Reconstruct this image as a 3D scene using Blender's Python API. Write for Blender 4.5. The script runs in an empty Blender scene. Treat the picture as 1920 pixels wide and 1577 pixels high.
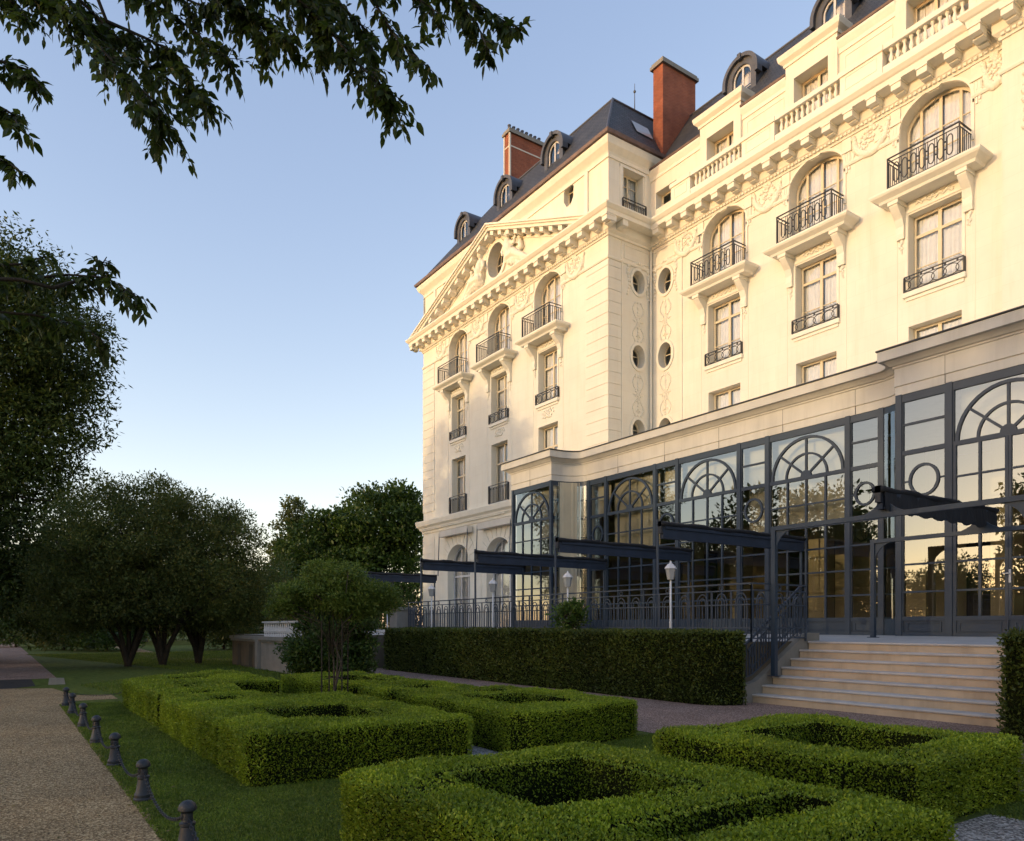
import bpy, bmesh, math, random
import numpy as np
from mathutils import Vector, Matrix
from mathutils.geometry import tessellate_polygon
R=math.radians; PI=math.pi
random.seed(7); rng=np.random.default_rng(7)
S=bpy.context.scene; COL=S.collection

# ------------------------------------------------------------------ camera model (level, shifted lens)
FPX=1404.7; HOR=1173.8; CH=1.464
YAW=math.atan2(959.0,FPX); CC,SS=math.cos(YAW),math.sin(YAW)
def at(px,py,d):
    r=(px-960)/FPX*d
    return Vector((-CC*d+SS*r, SS*d+CC*r, CH+(HOR-py)*d/FPX))

# ------------------------------------------------------------------ materials
def new_mat(n):
    m=bpy.data.materials.new(n); m.use_nodes=True; nt=m.node_tree; nt.nodes.clear()
    return m,nt,nt.nodes,nt.links
def tex_noise(N,L,scale,detail=4,rough=.55,vec=None):
    t=N.new('ShaderNodeTexNoise'); t.inputs['Scale'].default_value=scale; t.inputs['Detail'].default_value=detail; t.inputs['Roughness'].default_value=rough
    if vec is not None: L.new(vec,t.inputs['Vector'])
    return t
def ramp(N,L,src,stops):
    r=N.new('ShaderNodeValToRGB'); e=r.color_ramp.elements
    while len(e)<len(stops): e.new(.5)
    for i,(p,c) in enumerate(stops):
        e[i].position=p; e[i].color=(*c,1)
    L.new(src,r.inputs[0]); return r
def mixc(N,L,a,b,f,mode='MIX'):
    m=N.new('ShaderNodeMix'); m.data_type='RGBA'; m.blend_type=mode
    for k,v in ((6,a),(7,b)):
        if hasattr(v,'links') or hasattr(v,'is_linked'): L.new(v,m.inputs[k])
        else: m.inputs[k].default_value=(*v,1)
    if isinstance(f,(int,float)): m.inputs[0].default_value=f
    else: L.new(f,m.inputs[0])
    return m.outputs[2]
def coords(N): 
    return N.new('ShaderNodeTexCoord').outputs['Object']
def plain(n,col,rough=.6,metal=0,var=.12,vscale=3.,bump=0,bscale=40,spec=.4,dirt=None):
    m,nt,N,L=new_mat(n); o=N.new('ShaderNodeOutputMaterial'); b=N.new('ShaderNodeBsdfPrincipled'); L.new(b.outputs[0],o.inputs[0])
    g=N.new('ShaderNodeNewGeometry').outputs['Position']
    t=tex_noise(N,L,vscale,5,.6,g)
    a=tuple(max(0,c*(1-var)) for c in col); c2=tuple(min(1,c*(1+var)) for c in col)
    r=ramp(N,L,t.outputs[0],[(.3,a),(.7,c2)])
    out=r.outputs[0]
    if dirt:
        mp=N.new('ShaderNodeMapping'); mp.inputs['Scale'].default_value=(2.2,2.2,.22); L.new(g,mp.inputs[0])
        t3=tex_noise(N,L,1.3,6,.65,mp.outputs[0]); r3=ramp(N,L,t3.outputs[0],[(.5,(0,0,0)),(.78,(1,1,1))])
        sc=N.new('ShaderNodeMath'); sc.operation='MULTIPLY'; L.new(r3.outputs[0],sc.inputs[0]); sc.inputs[1].default_value=dirt[1]
        out=mixc(N,L,out,dirt[0],sc.outputs[0])
    if n=='stucco':
        sp=N.new('ShaderNodeSeparateXYZ'); L.new(g,sp.inputs[0]); ad=N.new('ShaderNodeMath'); L.new(sp.outputs[0],ad.inputs[0]); L.new(sp.outputs[1],ad.inputs[1]); cb=N.new('ShaderNodeCombineXYZ'); L.new(ad.outputs[0],cb.inputs[0]); L.new(sp.outputs[2],cb.inputs[1])
        tb=N.new('ShaderNodeTexBrick'); L.new(cb.outputs[0],tb.inputs['Vector']); tb.inputs['Color1'].default_value=(1,1,1,1); tb.inputs['Color2'].default_value=(.975,.97,.965,1); tb.inputs['Mortar'].default_value=(.92,.905,.88,1); tb.inputs['Scale'].default_value=1; tb.inputs['Brick Width'].default_value=1.15; tb.inputs['Row Height'].default_value=.545; tb.inputs['Mortar Size'].default_value=.006; tb.inputs['Mortar Smooth'].default_value=.3
        out=mixc(N,L,out,tb.outputs[0],1.0,'MULTIPLY')
    L.new(out,b.inputs['Base Color']); b.inputs['Roughness'].default_value=rough; b.inputs['Metallic'].default_value=metal
    b.inputs['Specular IOR Level'].default_value=spec
    if bump:
        t2=tex_noise(N,L,bscale,4,.6,g); bp=N.new('ShaderNodeBump'); bp.inputs['Strength'].default_value=bump; bp.inputs['Distance'].default_value=.02
        L.new(t2.outputs[0],bp.inputs['Height']); L.new(bp.outputs[0],b.inputs['Normal'])
    return m
def leafmat(n,cols,trans=.35,rough=.5,vs=.35):
    m,nt,N,L=new_mat(n); o=N.new('ShaderNodeOutputMaterial')
    g=N.new('ShaderNodeNewGeometry')
    r=ramp(N,L,g.outputs['Random Per Island'],[(i/(len(cols)-1) if len(cols)>1 else 0,c) for i,c in enumerate(cols)])
    t=tex_noise(N,L,vs,3,.5,g.outputs['Position'])
    rr=ramp(N,L,t.outputs[0],[(.35,(.72,.72,.72)),(.65,(1.2,1.15,1.0))])
    c=mixc(N,L,r.outputs[0],rr.outputs[0],1.0,'MULTIPLY')
    b=N.new('ShaderNodeBsdfPrincipled'); L.new(c,b.inputs['Base Color']); b.inputs['Roughness'].default_value=rough; b.inputs['Specular IOR Level'].default_value=.3
    tr=N.new('ShaderNodeBsdfTranslucent'); L.new(c,tr.inputs[0])
    mx=N.new('ShaderNodeMixShader'); mx.inputs[0].default_value=trans; L.new(b.outputs[0],mx.inputs[1]); L.new(tr.outputs[0],mx.inputs[2]); L.new(mx.outputs[0],o.inputs[0])
    return m
def brickmat(n,c1,c2,mortar,scale,bw,rh,ms,rough=.85,plane='auto',bump=.4):
    m,nt,N,L=new_mat(n); o=N.new('ShaderNodeOutputMaterial'); b=N.new('ShaderNodeBsdfPrincipled'); L.new(b.outputs[0],o.inputs[0])
    g=N.new('ShaderNodeNewGeometry'); sp=N.new('ShaderNodeSeparateXYZ'); L.new(g.outputs['Position'],sp.inputs[0])
    ad=N.new('ShaderNodeMath'); L.new(sp.outputs[0],ad.inputs[0]); L.new(sp.outputs[1],ad.inputs[1])
    cb=N.new('ShaderNodeCombineXYZ'); L.new(ad.outputs[0],cb.inputs[0]); L.new(sp.outputs[2],cb.inputs[1])
    t=N.new('ShaderNodeTexBrick'); L.new(cb.outputs[0],t.inputs['Vector'])
    t.inputs['Color1'].default_value=(*c1,1); t.inputs['Color2'].default_value=(*c2,1); t.inputs['Mortar'].default_value=(*mortar,1)
    t.inputs['Scale'].default_value=scale; t.inputs['Brick Width'].default_value=bw; t.inputs['Row Height'].default_value=rh; t.inputs['Mortar Size'].default_value=ms
    ns=tex_noise(N,L,1.2,5,.6,g.outputs['Position']); rr=ramp(N,L,ns.outputs[0],[(.3,(.7,.7,.7)),(.7,(1.15,1.15,1.15))])
    c=mixc(N,L,t.outputs[0],rr.outputs[0],1.0,'MULTIPLY'); L.new(c,b.inputs['Base Color']); b.inputs['Roughness'].default_value=rough
    bp=N.new('ShaderNodeBump'); bp.inputs['Strength'].default_value=bump; bp.inputs['Distance'].default_value=.02; bp.invert=True
    L.new(t.outputs['Fac'],bp.inputs['Height']); L.new(bp.outputs[0],b.inputs['Normal'])
    return m
def gravelmat(n,c1,c2,c3,scale,bump=.8):
    m,nt,N,L=new_mat(n); o=N.new('ShaderNodeOutputMaterial'); b=N.new('ShaderNodeBsdfPrincipled'); L.new(b.outputs[0],o.inputs[0])
    g=N.new('ShaderNodeNewGeometry').outputs['Position']
    v=N.new('ShaderNodeTexVoronoi'); v.inputs['Scale'].default_value=scale; L.new(g,v.inputs['Vector'])
    sp=N.new('ShaderNodeSeparateColor'); L.new(v.outputs['Color'],sp.inputs[0])
    r=ramp(N,L,sp.outputs[0],[(0,c1),(.55,c2),(1,c3)])
    n1=tex_noise(N,L,.9,6,.65,g); rr=ramp(N,L,n1.outputs[0],[(.3,(.72,.7,.68)),(.7,(1.15,1.15,1.15))])
    c=mixc(N,L,r.outputs[0],rr.outputs[0],1.0,'MULTIPLY'); L.new(c,b.inputs['Base Color']); b.inputs['Roughness'].default_value=.9
    b.inputs['Specular IOR Level'].default_value=.25
    n2=tex_noise(N,L,7,4,.6,g); ad=N.new('ShaderNodeMath'); ad.operation='MULTIPLY_ADD'; L.new(n2.outputs[0],ad.inputs[0]); ad.inputs[1].default_value=1.6; L.new(v.outputs['Distance'],ad.inputs[2])
    bp=N.new('ShaderNodeBump'); bp.inputs['Strength'].default_value=bump; bp.inputs['Distance'].default_value=.012; L.new(ad.outputs[0],bp.inputs['Height']); L.new(bp.outputs[0],b.inputs['Normal'])
    return m
def glassmat(n,refl=.28,tint=(.86,.9,.9)):
    m,nt,N,L=new_mat(n); o=N.new('ShaderNodeOutputMaterial')
    tr=N.new('ShaderNodeBsdfTransparent'); tr.inputs[0].default_value=(*tint,1)
    gl=N.new('ShaderNodeBsdfGlossy'); gl.inputs['Roughness'].default_value=.0; gl.inputs['Color'].default_value=(.80,.92,1,1)
    fr=N.new('ShaderNodeFresnel'); fr.inputs[0].default_value=1.5
    g=N.new('ShaderNodeNewGeometry').outputs['Position']; t=tex_noise(N,L,.9,2,.4,g); bp=N.new('ShaderNodeBump'); bp.inputs['Strength'].default_value=.03; bp.inputs['Distance'].default_value=.05
    L.new(t.outputs[0],bp.inputs['Height']); L.new(bp.outputs[0],gl.inputs['Normal'])
    ma=N.new('ShaderNodeMath'); ma.operation='MULTIPLY_ADD'; L.new(fr.outputs[0],ma.inputs[0]); ma.inputs[1].default_value=1.3; ma.inputs[2].default_value=refl; ma.use_clamp=True
    mx=N.new('ShaderNodeMixShader'); L.new(ma.outputs[0],mx.inputs[0]); L.new(tr.outputs[0],mx.inputs[1]); L.new(gl.outputs[0],mx.inputs[2]); L.new(mx.outputs[0],o.inputs[0])
    return m

M={}
CREAM=(.77,.735,.635)
M['stucco']=plain('stucco',CREAM,.85,var=.045,vscale=.7,bump=.0,bscale=60,spec=.2,dirt=((.55,.44,.28),.22))
M['ornament']=plain('ornament',(.78,.745,.645),.8,var=.05,vscale=3,bump=.0,spec=.2)
M['stone_pale']=plain('stone_pale',(.62,.58,.51),.85,var=.07,vscale=1.2,bump=.0,spec=.2,dirt=((.34,.31,.26),.35))
M['frame_cream']=plain('frame_cream',(.66,.57,.41),.5,var=.04)
M['frame_blue']=plain('frame_blue',(.025,.043,.069),.42,var=.12,vscale=2,bump=.05)
M['iron_blue']=plain('iron_blue',(.045,.060,.085),.5,var=.15,vscale=4)
M['iron_black']=plain('iron_black',(.028,.03,.036),.5,var=.15)
M['navy_face']=plain('navy_face',(.026,.038,.064),.7,var=.2,vscale=2)
M['navy']=plain('navy_fabric',(.011,.013,.018),.8,var=.25,vscale=2,bump=.2,bscale=90)
M['slate']=brickmat('slate',(.040,.043,.047),(.066,.069,.073),(.010,.011,.012),1.0,.28,.17,.016,.55,bump=.5)
M['zinc']=plain('zinc',(.085,.09,.105),.45,metal=.2,var=.25,vscale=1.5)
M['gutter']=plain('gutter_zinc',(.16,.11,.10),.5,var=.25)
M['brick']=brickmat('brick',(.23,.052,.024),(.31,.082,.036),(.30,.19,.13),1.0,.23,.075,.006,.9)
M['glass']=glassmat('glass',.13)
M['glass_hotel']=glassmat('glass_hotel',.06,(.97,.98,.99))
M['curtain']=plain('net_curtain',(.85,.85,.85),.9,var=.06,vscale=4)
M['blind']=plain('roller_blind',(.62,.55,.40),.9,var=.08,vscale=1.2)
M['interior']=plain('interior_wall',(.44,.36,.22),.9,var=.06,vscale=.5)
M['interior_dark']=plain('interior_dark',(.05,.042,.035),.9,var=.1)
M['floor_wood']=plain('floor_wood',(.20,.13,.08),.4,var=.2)
M['terrace']=plain('terrace_paving',(.40,.39,.38),.85,var=.12,vscale=2,bump=.1,dirt=((.25,.24,.22),.3))
M['step']=plain('step_stone',(.47,.37,.26),.85,var=.14,vscale=1.8,bump=.1,bscale=14,dirt=((.22,.18,.13),.5))
M['tread']=plain('tread_stone',(.45,.42,.39),.85,var=.12,vscale=3,bump=.05,bscale=12,dirt=((.22,.2,.17),.4))
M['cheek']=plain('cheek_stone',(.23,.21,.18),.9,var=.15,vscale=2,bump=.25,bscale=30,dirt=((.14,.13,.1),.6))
M['wall_old']=plain('old_wall',(.10,.085,.062),.9,var=.14,vscale=1,bump=.2,dirt=((.2,.15,.1),.6))
M['white']=plain('white_paint',(.55,.56,.58),.45,var=.05)
M['lampglass']=plain('lamp_glass',(.32,.34,.36),.15,var=.05)
M['gravel']=gravelmat('gravel',(.095,.062,.03),(.29,.20,.10),(.55,.43,.25),80,.9)
M['gravel_grey']=gravelmat('gravel_grey',(.06,.055,.05),(.25,.235,.22),(.52,.50,.47),55,1.0)
M['gravel_red']=gravelmat('gravel_red',(.08,.048,.036),(.25,.16,.125),(.48,.36,.30),70,.8)
M['lawn']=plain('lawn_soil',(.08,.105,.022),.95,var=.45,vscale=6,bump=.6,bscale=60,spec=.1)
M['shade_ground']=plain('shade_ground',(.016,.015,.015),.9,var=.25,vscale=6,bump=.3)  # near-black ground colour, stands in for a band of shade
M['grass']=leafmat('grass_blades',[(.055,.10,.011),(.115,.18,.018),(.18,.235,.04)],.25,.6,1.4)
M['box_leaf']=leafmat('box_leaf',[(.10,.165,.010),(.20,.29,.017),(.32,.395,.035)],.3,.5,1.3)
M['yew_leaf']=leafmat('yew_leaf',[(.040,.062,.011),(.066,.096,.016),(.108,.132,.025)],.2,.5,1.)
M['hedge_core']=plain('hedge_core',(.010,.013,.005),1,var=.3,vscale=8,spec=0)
M['leaf_near']=leafmat('leaf_near',[(.024,.045,.008),(.040,.066,.012),(.07,.10,.02)],.55,.45,1.5)
M['leaf_willow']=leafmat('leaf_willow',[(.024,.044,.008),(.042,.070,.012),(.075,.11,.02)],.3,.6,.25)
M['leaf_dark']=leafmat('leaf_dark',[(.05,.078,.02),(.085,.118,.03),(.15,.155,.042)],.42,.55,.3)
M['leaf_lime']=leafmat('leaf_lime',[(.032,.066,.012),(.052,.10,.018),(.088,.145,.03)],.3,.5,.3)
M['leaf_light']=leafmat('leaf_light',[(.06,.08,.018),(.10,.12,.03),(.15,.16,.05)],.35,.55,.3)
M['leaf_dead']=leafmat('leaf_dead',[(.10,.09,.03),(.22,.17,.06),(.30,.24,.12)],.1,.8,2)
M['leaf_fresh']=leafmat('leaf_fresh',[(.06,.10,.018),(.10,.16,.028),(.16,.21,.05)],.4,.5,.6)
M['bark']=plain('bark',(.055,.045,.035),.95,var=.35,vscale=5,bump=.8,bscale=18)
M['bark_dark']=plain('bark_dark',(.028,.023,.018),.95,var=.35,vscale=5,bump=.8,bscale=18)
M['cast_iron']=plain('cast_iron',(.020,.024,.032),.45,metal=.1,var=.3,vscale=14,bump=.25,bscale=90)
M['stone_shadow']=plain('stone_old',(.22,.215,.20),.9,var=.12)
M['cloth_white']=plain('table_linen',(.75,.74,.70),.9,var=.03)
M['chair_fabric']=plain('chair_fabric',(.30,.18,.11),.9,var=.15)
M['wood_dark']=plain('dark_wood',(.06,.035,.02),.5,var=.2)
M['door_brown']=plain('door_brown',(.012,.008,.007),.7,var=.2)

# ------------------------------------------------------------------ object helpers
def tag(o,label=None,cat=None,group=None,kind=None):
    if label: o['label']=label
    if cat: o['category']=cat
    if group: o['group']=group
    if kind: o['kind']=kind
    return o
def thing(name,loc=(0,0,0),label=None,cat=None,group=None):
    o=bpy.data.objects.new(name,None); o.empty_display_size=.2; COL.objects.link(o); o.location=loc
    return tag(o,label,cat,group)
def link(name,me,parent=None):
    o=bpy.data.objects.new(name,me); COL.objects.link(o)
    if parent is not None:
        o.parent=parent
        L=parent.matrix_basis.translation.copy(); p=parent.parent
        while p is not None: L+=p.matrix_basis.translation; p=p.parent
        o.location=-L            # geometry is in world coordinates
    return o
class Fr:   # wall frame: u along, v up, n outwards
    def __init__(s,O,U,N): s.O=Vector(O); s.U=Vector(U); s.N=Vector(N)
    def P(s,u,v,n=0.): return s.O+s.U*u+s.N*n+Vector((0,0,v))
def front(Y): return Fr((0,Y,0),(1,0,0),(0,-1,0))
def side(X): return Fr((X,0,0),(0,1,0),(1,0,0))
class MB:
    def __init__(s): s.v=[]; s.f=[]; s.mi=[]; s.cur=0
    def add(s,vs,fs):
        b=len(s.v); s.v.extend([tuple(p) for p in vs]); s.f.extend([tuple(i+b for i in f) for f in fs]); s.mi.extend([s.cur]*len(fs)); return s
    def hexa(s,p):   # 8 pts: bottom 4 then top 4
        return s.add(p,[(3,2,1,0),(4,5,6,7),(0,1,5,4),(1,2,6,5),(2,3,7,6),(3,0,4,7)])
    def box(s,x0,x1,y0,y1,z0,z1):
        return s.hexa([(x0,y0,z0),(x1,y0,z0),(x1,y1,z0),(x0,y1,z0),(x0,y0,z1),(x1,y0,z1),(x1,y1,z1),(x0,y1,z1)])
    def fbox(s,F,u0,u1,v0,v1,n0,n1):
        P=F.P
        return s.hexa([P(u0,v0,n1),P(u1,v0,n1),P(u1,v0,n0),P(u0,v0,n0),P(u0,v1,n1),P(u1,v1,n1),P(u1,v1,n0),P(u0,v1,n0)])
    def fpoly(s,F,pts,n0,n1):  # extruded polygon (CCW in u,v), front n1
        k=len(pts); vs=[F.P(u,v,n1) for u,v in pts]+[F.P(u,v,n0) for u,v in pts]
        return s.add(vs,[tuple(range(k)),tuple(range(2*k-1,k-1,-1))]+[(i,k+i,k+(i+1)%k,(i+1)%k) for i in range(k)])
    def fring(s,F,a,b,n0,n1):  # frame between outer loop a and inner loop b (same count)
        k=len(a); vs=[F.P(u,v,n1) for u,v in a]+[F.P(u,v,n1) for u,v in b]+[F.P(u,v,n0) for u,v in a]+[F.P(u,v,n0) for u,v in b]
        fs=[]
        for i in range(k):
            j=(i+1)%k
            fs+=[(i,j,k+j,k+i),(2*k+i,3*k+i,3*k+j,2*k+j),(i,2*k+i,2*k+j,j),(k+i,k+j,3*k+j,3*k+i)]
        return s.add(vs,fs)
    def farc(s,F,cu,cv,ru,rv,w,n0,n1,a0=0,a1=PI,k=20):   # flat bar bent on an ellipse
        vs=[];fs=[]
        for i in range(k+1):
            a=a0+(a1-a0)*i/k; c,sn=math.cos(a),math.sin(a)
            for (q,n) in ((w/2,n1),(-w/2,n1),(-w/2,n0),(w/2,n0)):
                vs.append(F.P(cu+(ru+q)*c,cv+(rv+q)*sn,n))
        for i in range(k):
            for j in range(4): fs.append((4*i+j,4*i+(j+1)%4,4*i+4+(j+1)%4,4*i+4+j))
        fs+=[(3,2,1,0),(4*k,4*k+1,4*k+2,4*k+3)]
        return s.add(vs,fs)
    def fbar(s,F,p,q,w,n0,n1):   # straight flat bar between two (u,v) points
        d=Vector((q[0]-p[0],q[1]-p[1])); d.normalize(); a=Vector((-d.y,d.x))*w/2
        pts=[(p[0]-a.x,p[1]-a.y),(q[0]-a.x,q[1]-a.y),(q[0]+a.x,q[1]+a.y),(p[0]+a.x,p[1]+a.y)]
        return s.fpoly(F,pts,n0,n1)
    def tube(s,pts,rad,k=6,cap=True):
        pts=[Vector(p) for p in pts]; n=len(pts)
        if not hasattr(rad,'__len__'): rad=[rad]*n
        vs=[];fs=[]; up=None
        for i,p in enumerate(pts):
            t=(pts[min(i+1,n-1)]-pts[max(i-1,0)])
            if t.length<1e-9: t=Vector((0,0,1))
            t.normalize()
            if up is None:
                up=Vector((0,0,1)) if abs(t.z)<.9 else Vector((1,0,0))
            a=t.cross(up)
            if a.length<1e-6: a=t.cross(Vector((0,1,0)))
            a.normalize(); b=t.cross(a).normalized(); up=-b if False else up
            for j in range(k):
                an=2*PI*(j+.5)/k; vs.append(p+(a*math.cos(an)+b*math.sin(an))*rad[i])
        for i in range(n-1):
            for j in range(k): fs.append((i*k+j,i*k+(j+1)%k,(i+1)*k+(j+1)%k,(i+1)*k+j))
        if cap: fs+=[tuple(range(k-1,-1,-1)),tuple((n-1)*k+j for j in range(k))]
        return s.add(vs,fs)
    def lathe(s,prof,c=(0,0,0),k=14):
        vs=[];fs=[];n=len(prof)
        for r,z in prof:
            for j in range(k): a=2*PI*j/k; vs.append((c[0]+r*math.cos(a),c[1]+r*math.sin(a),c[2]+z))
        for i in range(n-1):
            for j in range(k): fs.append((i*k+j,i*k+(j+1)%k,(i+1)*k+(j+1)%k,(i+1)*k+j))
        fs+=[tuple(range(k-1,-1,-1)),tuple((n-1)*k+j for j in range(k))]
        return s.add(vs,fs)
    def ball(s,c,r,k=7,l=5,M3=None):
        c=Vector(c); r=(r,r,r) if not hasattr(r,'__len__') else r; vs=[];fs=[]
        def put(x,y,z):
            q=Vector((x*r[0],y*r[1],z*r[2]))
            if M3 is not None: q=M3@q
            vs.append(c+q)
        put(0,0,-1)
        for i in range(1,l):
            th=-PI/2+PI*i/l
            for j in range(k): a=2*PI*j/k; put(math.cos(th)*math.cos(a),math.cos(th)*math.sin(a),math.sin(th))
        put(0,0,1); T=len(vs)-1
        for j in range(k): fs.append((0,1+(j+1)%k,1+j)); fs.append((T,1+(l-2)*k+j,1+(l-2)*k+(j+1)%k))
        for i in range(l-2):
            for j in range(k): fs.append((1+i*k+j,1+i*k+(j+1)%k,1+(i+1)*k+(j+1)%k,1+(i+1)*k+j))
        return s.add(vs,fs)
    def sweep(s,path,prof,closed=False):   # path of (x,y), outwards to the right of travel; prof of (out,z), closed loop
        n=len(path); k=len(prof); P=[Vector((p[0],p[1])) for p in path]; vs=[];fs=[]
        for i in range(n):
            d0=(P[i]-P[i-1]).normalized() if i>0 else None; d1=(P[i+1]-P[i]).normalized() if i<n-1 else None
            if d0 is None: d0=d1
            if d1 is None: d1=d0
            n0=Vector((d0.y,-d0.x)); n1=Vector((d1.y,-d1.x)); m=(n0+n1)
            m=m/max(.25,m.dot(n0)) if m.length>1e-6 else n0
            for o,z in prof: vs.append((P[i].x+m.x*o,P[i].y+m.y*o,z))
        for i in range(n-1):
            for j in range(k): fs.append((i*k+j,i*k+(j+1)%k,(i+1)*k+(j+1)%k,(i+1)*k+j))
        fs+=[tuple(range(k-1,-1,-1)),tuple((n-1)*k+j for j in range(k))]
        return s.add(vs,fs)
    def build(s,name,mats,parent=None,smooth=False,recalc=True,origin=None):
        me=bpy.data.meshes.new(name); me.from_pydata(s.v,[],s.f)
        if not isinstance(mats,(list,tuple)): mats=[mats]
        for m in mats: me.materials.append(M[m] if isinstance(m,str) else m)
        if len(mats)>1: me.polygons.foreach_set('material_index',s.mi)
        if recalc:
            bm=bmesh.new(); bm.from_mesh(me); bmesh.ops.recalc_face_normals(bm,faces=bm.faces); bm.to_mesh(me); bm.free()
        if smooth: me.polygons.foreach_set('use_smooth',[True]*len(me.polygons))
        me.update()
        return link(name,me,parent)
def smooth_angle(o,deg=35):
    me=o.data; me.polygons.foreach_set('use_smooth',[True]*len(me.polygons))
    try: me.set_sharp_from_angle(angle=R(deg))
    except Exception: pass
    return o

def rect(u0,u1,v0,v1): return [(u0,v0),(u1,v0),(u1,v1),(u0,v1)]
def arch(u0,u1,v0,vs,rise,k=18):
    c=(u0+u1)/2; h=(u1-u0)/2
    return [(u0,v0),(u1,v0)]+[(c+h*math.cos(PI*i/k),vs+rise*math.sin(PI*i/k)) for i in range(k+1)]
def ell(cu,cv,ru,rv,k=28): return [(cu+ru*math.cos(2*PI*i/k),cv+rv*math.sin(2*PI*i/k)) for i in range(k)]
def inset(loop,d):
    n=len(loop); out=[]
    for i in range(n):
        p=Vector(loop[i-1]); q=Vector(loop[i]); r=Vector(loop[(i+1)%n])
        a=(q-p); b=(r-q)
        if a.length<1e-7: a=b
        if b.length<1e-7: b=a
        a.normalize(); b.normalize(); n0=Vector((-a.y,a.x)); n1=Vector((-b.y,b.x)); m=n0+n1; m=m/max(.3,m.dot(n0))
        out.append((q.x+m.x*d,q.y+m.y*d))
    return out
def wall(mb,F,outer,holes,depth=.4,n=0.):
    loops=[outer]+holes
    vs3=[[Vector((u,v,0)) for u,v in l] for l in loops]
    tris=tessellate_polygon(vs3); flat=[p for l in loops for p in l]
    fs=[]
    for t in tris:
        a,b,c=[Vector(flat[i]) for i in t]
        cr=(b-a).x*(c-a).y-(b-a).y*(c-a).x
        fs.append(t if cr>0 else (t[0],t[2],t[1]))
    mb.add([F.P(u,v,n) for u,v in flat],fs)
    for h in holes:
        k=len(h); mb.add([F.P(u,v,n) for u,v in h]+[F.P(u,v,n-depth) for u,v in h],[(i,(i+1)%k,k+(i+1)%k,k+i) for i in range(k)])

# ================================================================== HOTEL
hotel=thing('hotel_building',(-26,25,0),'cream palace hotel with pediment, slate mansard roof, brick chimneys and iron balconies','hotel')
YM,YR,XR,XL=26.0,23.25,-26.15,-44.5
YA=25.6; XA=-10.6
Fm=front(YM); Fs=front(YR); Fa=front(YA); Fret=side(XR)
BM=[-12.83,-17.28,-21.72]; BR=[-30.78,-35.33,-39.88]
def curtain(F,loop_u0,loop_u1,v0,v1,n,parent,mat='curtain',gap=0.06,split=True):
    mb=MB()
    def strip(a,b):
        k=max(6,int((b-a)/.045)); vs=[];fs=[]
        for i in range(k+1):
            u=a+(b-a)*i/k; w=.028*math.sin(i*1.9+a*3)+.012*math.sin(i*.7)
            vs+= [F.P(u,v0,n+w),F.P(u,v1,n+w*.7)]
        for i in range(k): fs.append((2*i,2*i+2,2*i+3,2*i+1))
        mb.add(vs,fs)
    if split:
        c=(loop_u0+loop_u1)/2; g=gap*(.6+random.random()); strip(loop_u0,c-g/2); strip(c+g/2,loop_u1)
    else: strip(loop_u0,loop_u1)
    mb.build('curtain',mat,parent,recalc=False)
def window(parent,F,loop,n,bars_v=(),bars_h=(),thick=.09,name='window',mat='frame_cream',glass='glass_hotel',cur=True,mull=.07,barw=.03,cmat='curtain'):
    us=[p[0] for p in loop]; vs=[p[1] for p in loop]; u0,u1,v0,v1=min(us),max(us),min(vs),max(vs)
    mb=MB(); inn=inset(loop,thick); mb.fring(F,loop,inn,n-.07,n)
    def top_at(u):
        # highest inner v at given u
        best=v0
        k=len(inn)
        for i in range(k):
            a,b=inn[i],inn[(i+1)%k]
            if min(a[0],b[0])<=u<=max(a[0],b[0]) and abs(a[0]-b[0])>1e-6:
                t=(u-a[0])/(b[0]-a[0]); best=max(best,a[1]+t*(b[1]-a[1]))
        return best
    def bot_at(u):
        best=v1;k=len(inn)
        for i in range(k):
            a,b=inn[i],inn[(i+1)%k]
            if min(a[0],b[0])<=u<=max(a[0],b[0]) and abs(a[0]-b[0])>1e-6:
                t=(u-a[0])/(b[0]-a[0]); best=min(best,a[1]+t*(b[1]-a[1]))
        return best
    def span_at(v):
        xs=[];k=len(inn)
        for i in range(k):
            a,b=inn[i],inn[(i+1)%k]
            if (a[1]-v)*(b[1]-v)<=0 and abs(a[1]-b[1])>1e-6:
                t=(v-a[1])/(b[1]-a[1]); xs.append(a[0]+t*(b[0]-a[0]))
        return (min(xs),max(xs)) if len(xs)>1 else (u0+thick,u1-thick)
    for u,w in bars_v: mb.fbox(F,u-w/2,u+w/2,bot_at(u)-.01,top_at(u)+.01,n-.06,n-.008)
    for v,w in bars_h:
        a,b=span_at(v); mb.fbox(F,a-.01,b+.01,v-w/2,v+w/2,n-.055,n-.012)
    w=mb.build(name,mat,parent)
    g=MB(); g.add([F.P(u,v,n-.045) for u,v in inset(loop,thick*.6)],[tuple(range(len(loop)))]); g.build('pane',glass,w,recalc=False)
    if cur: curtain(F,u0+.04,u1-.04,v0+.02,v1-.01,n-.16,w,cmat)
    return w

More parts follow.
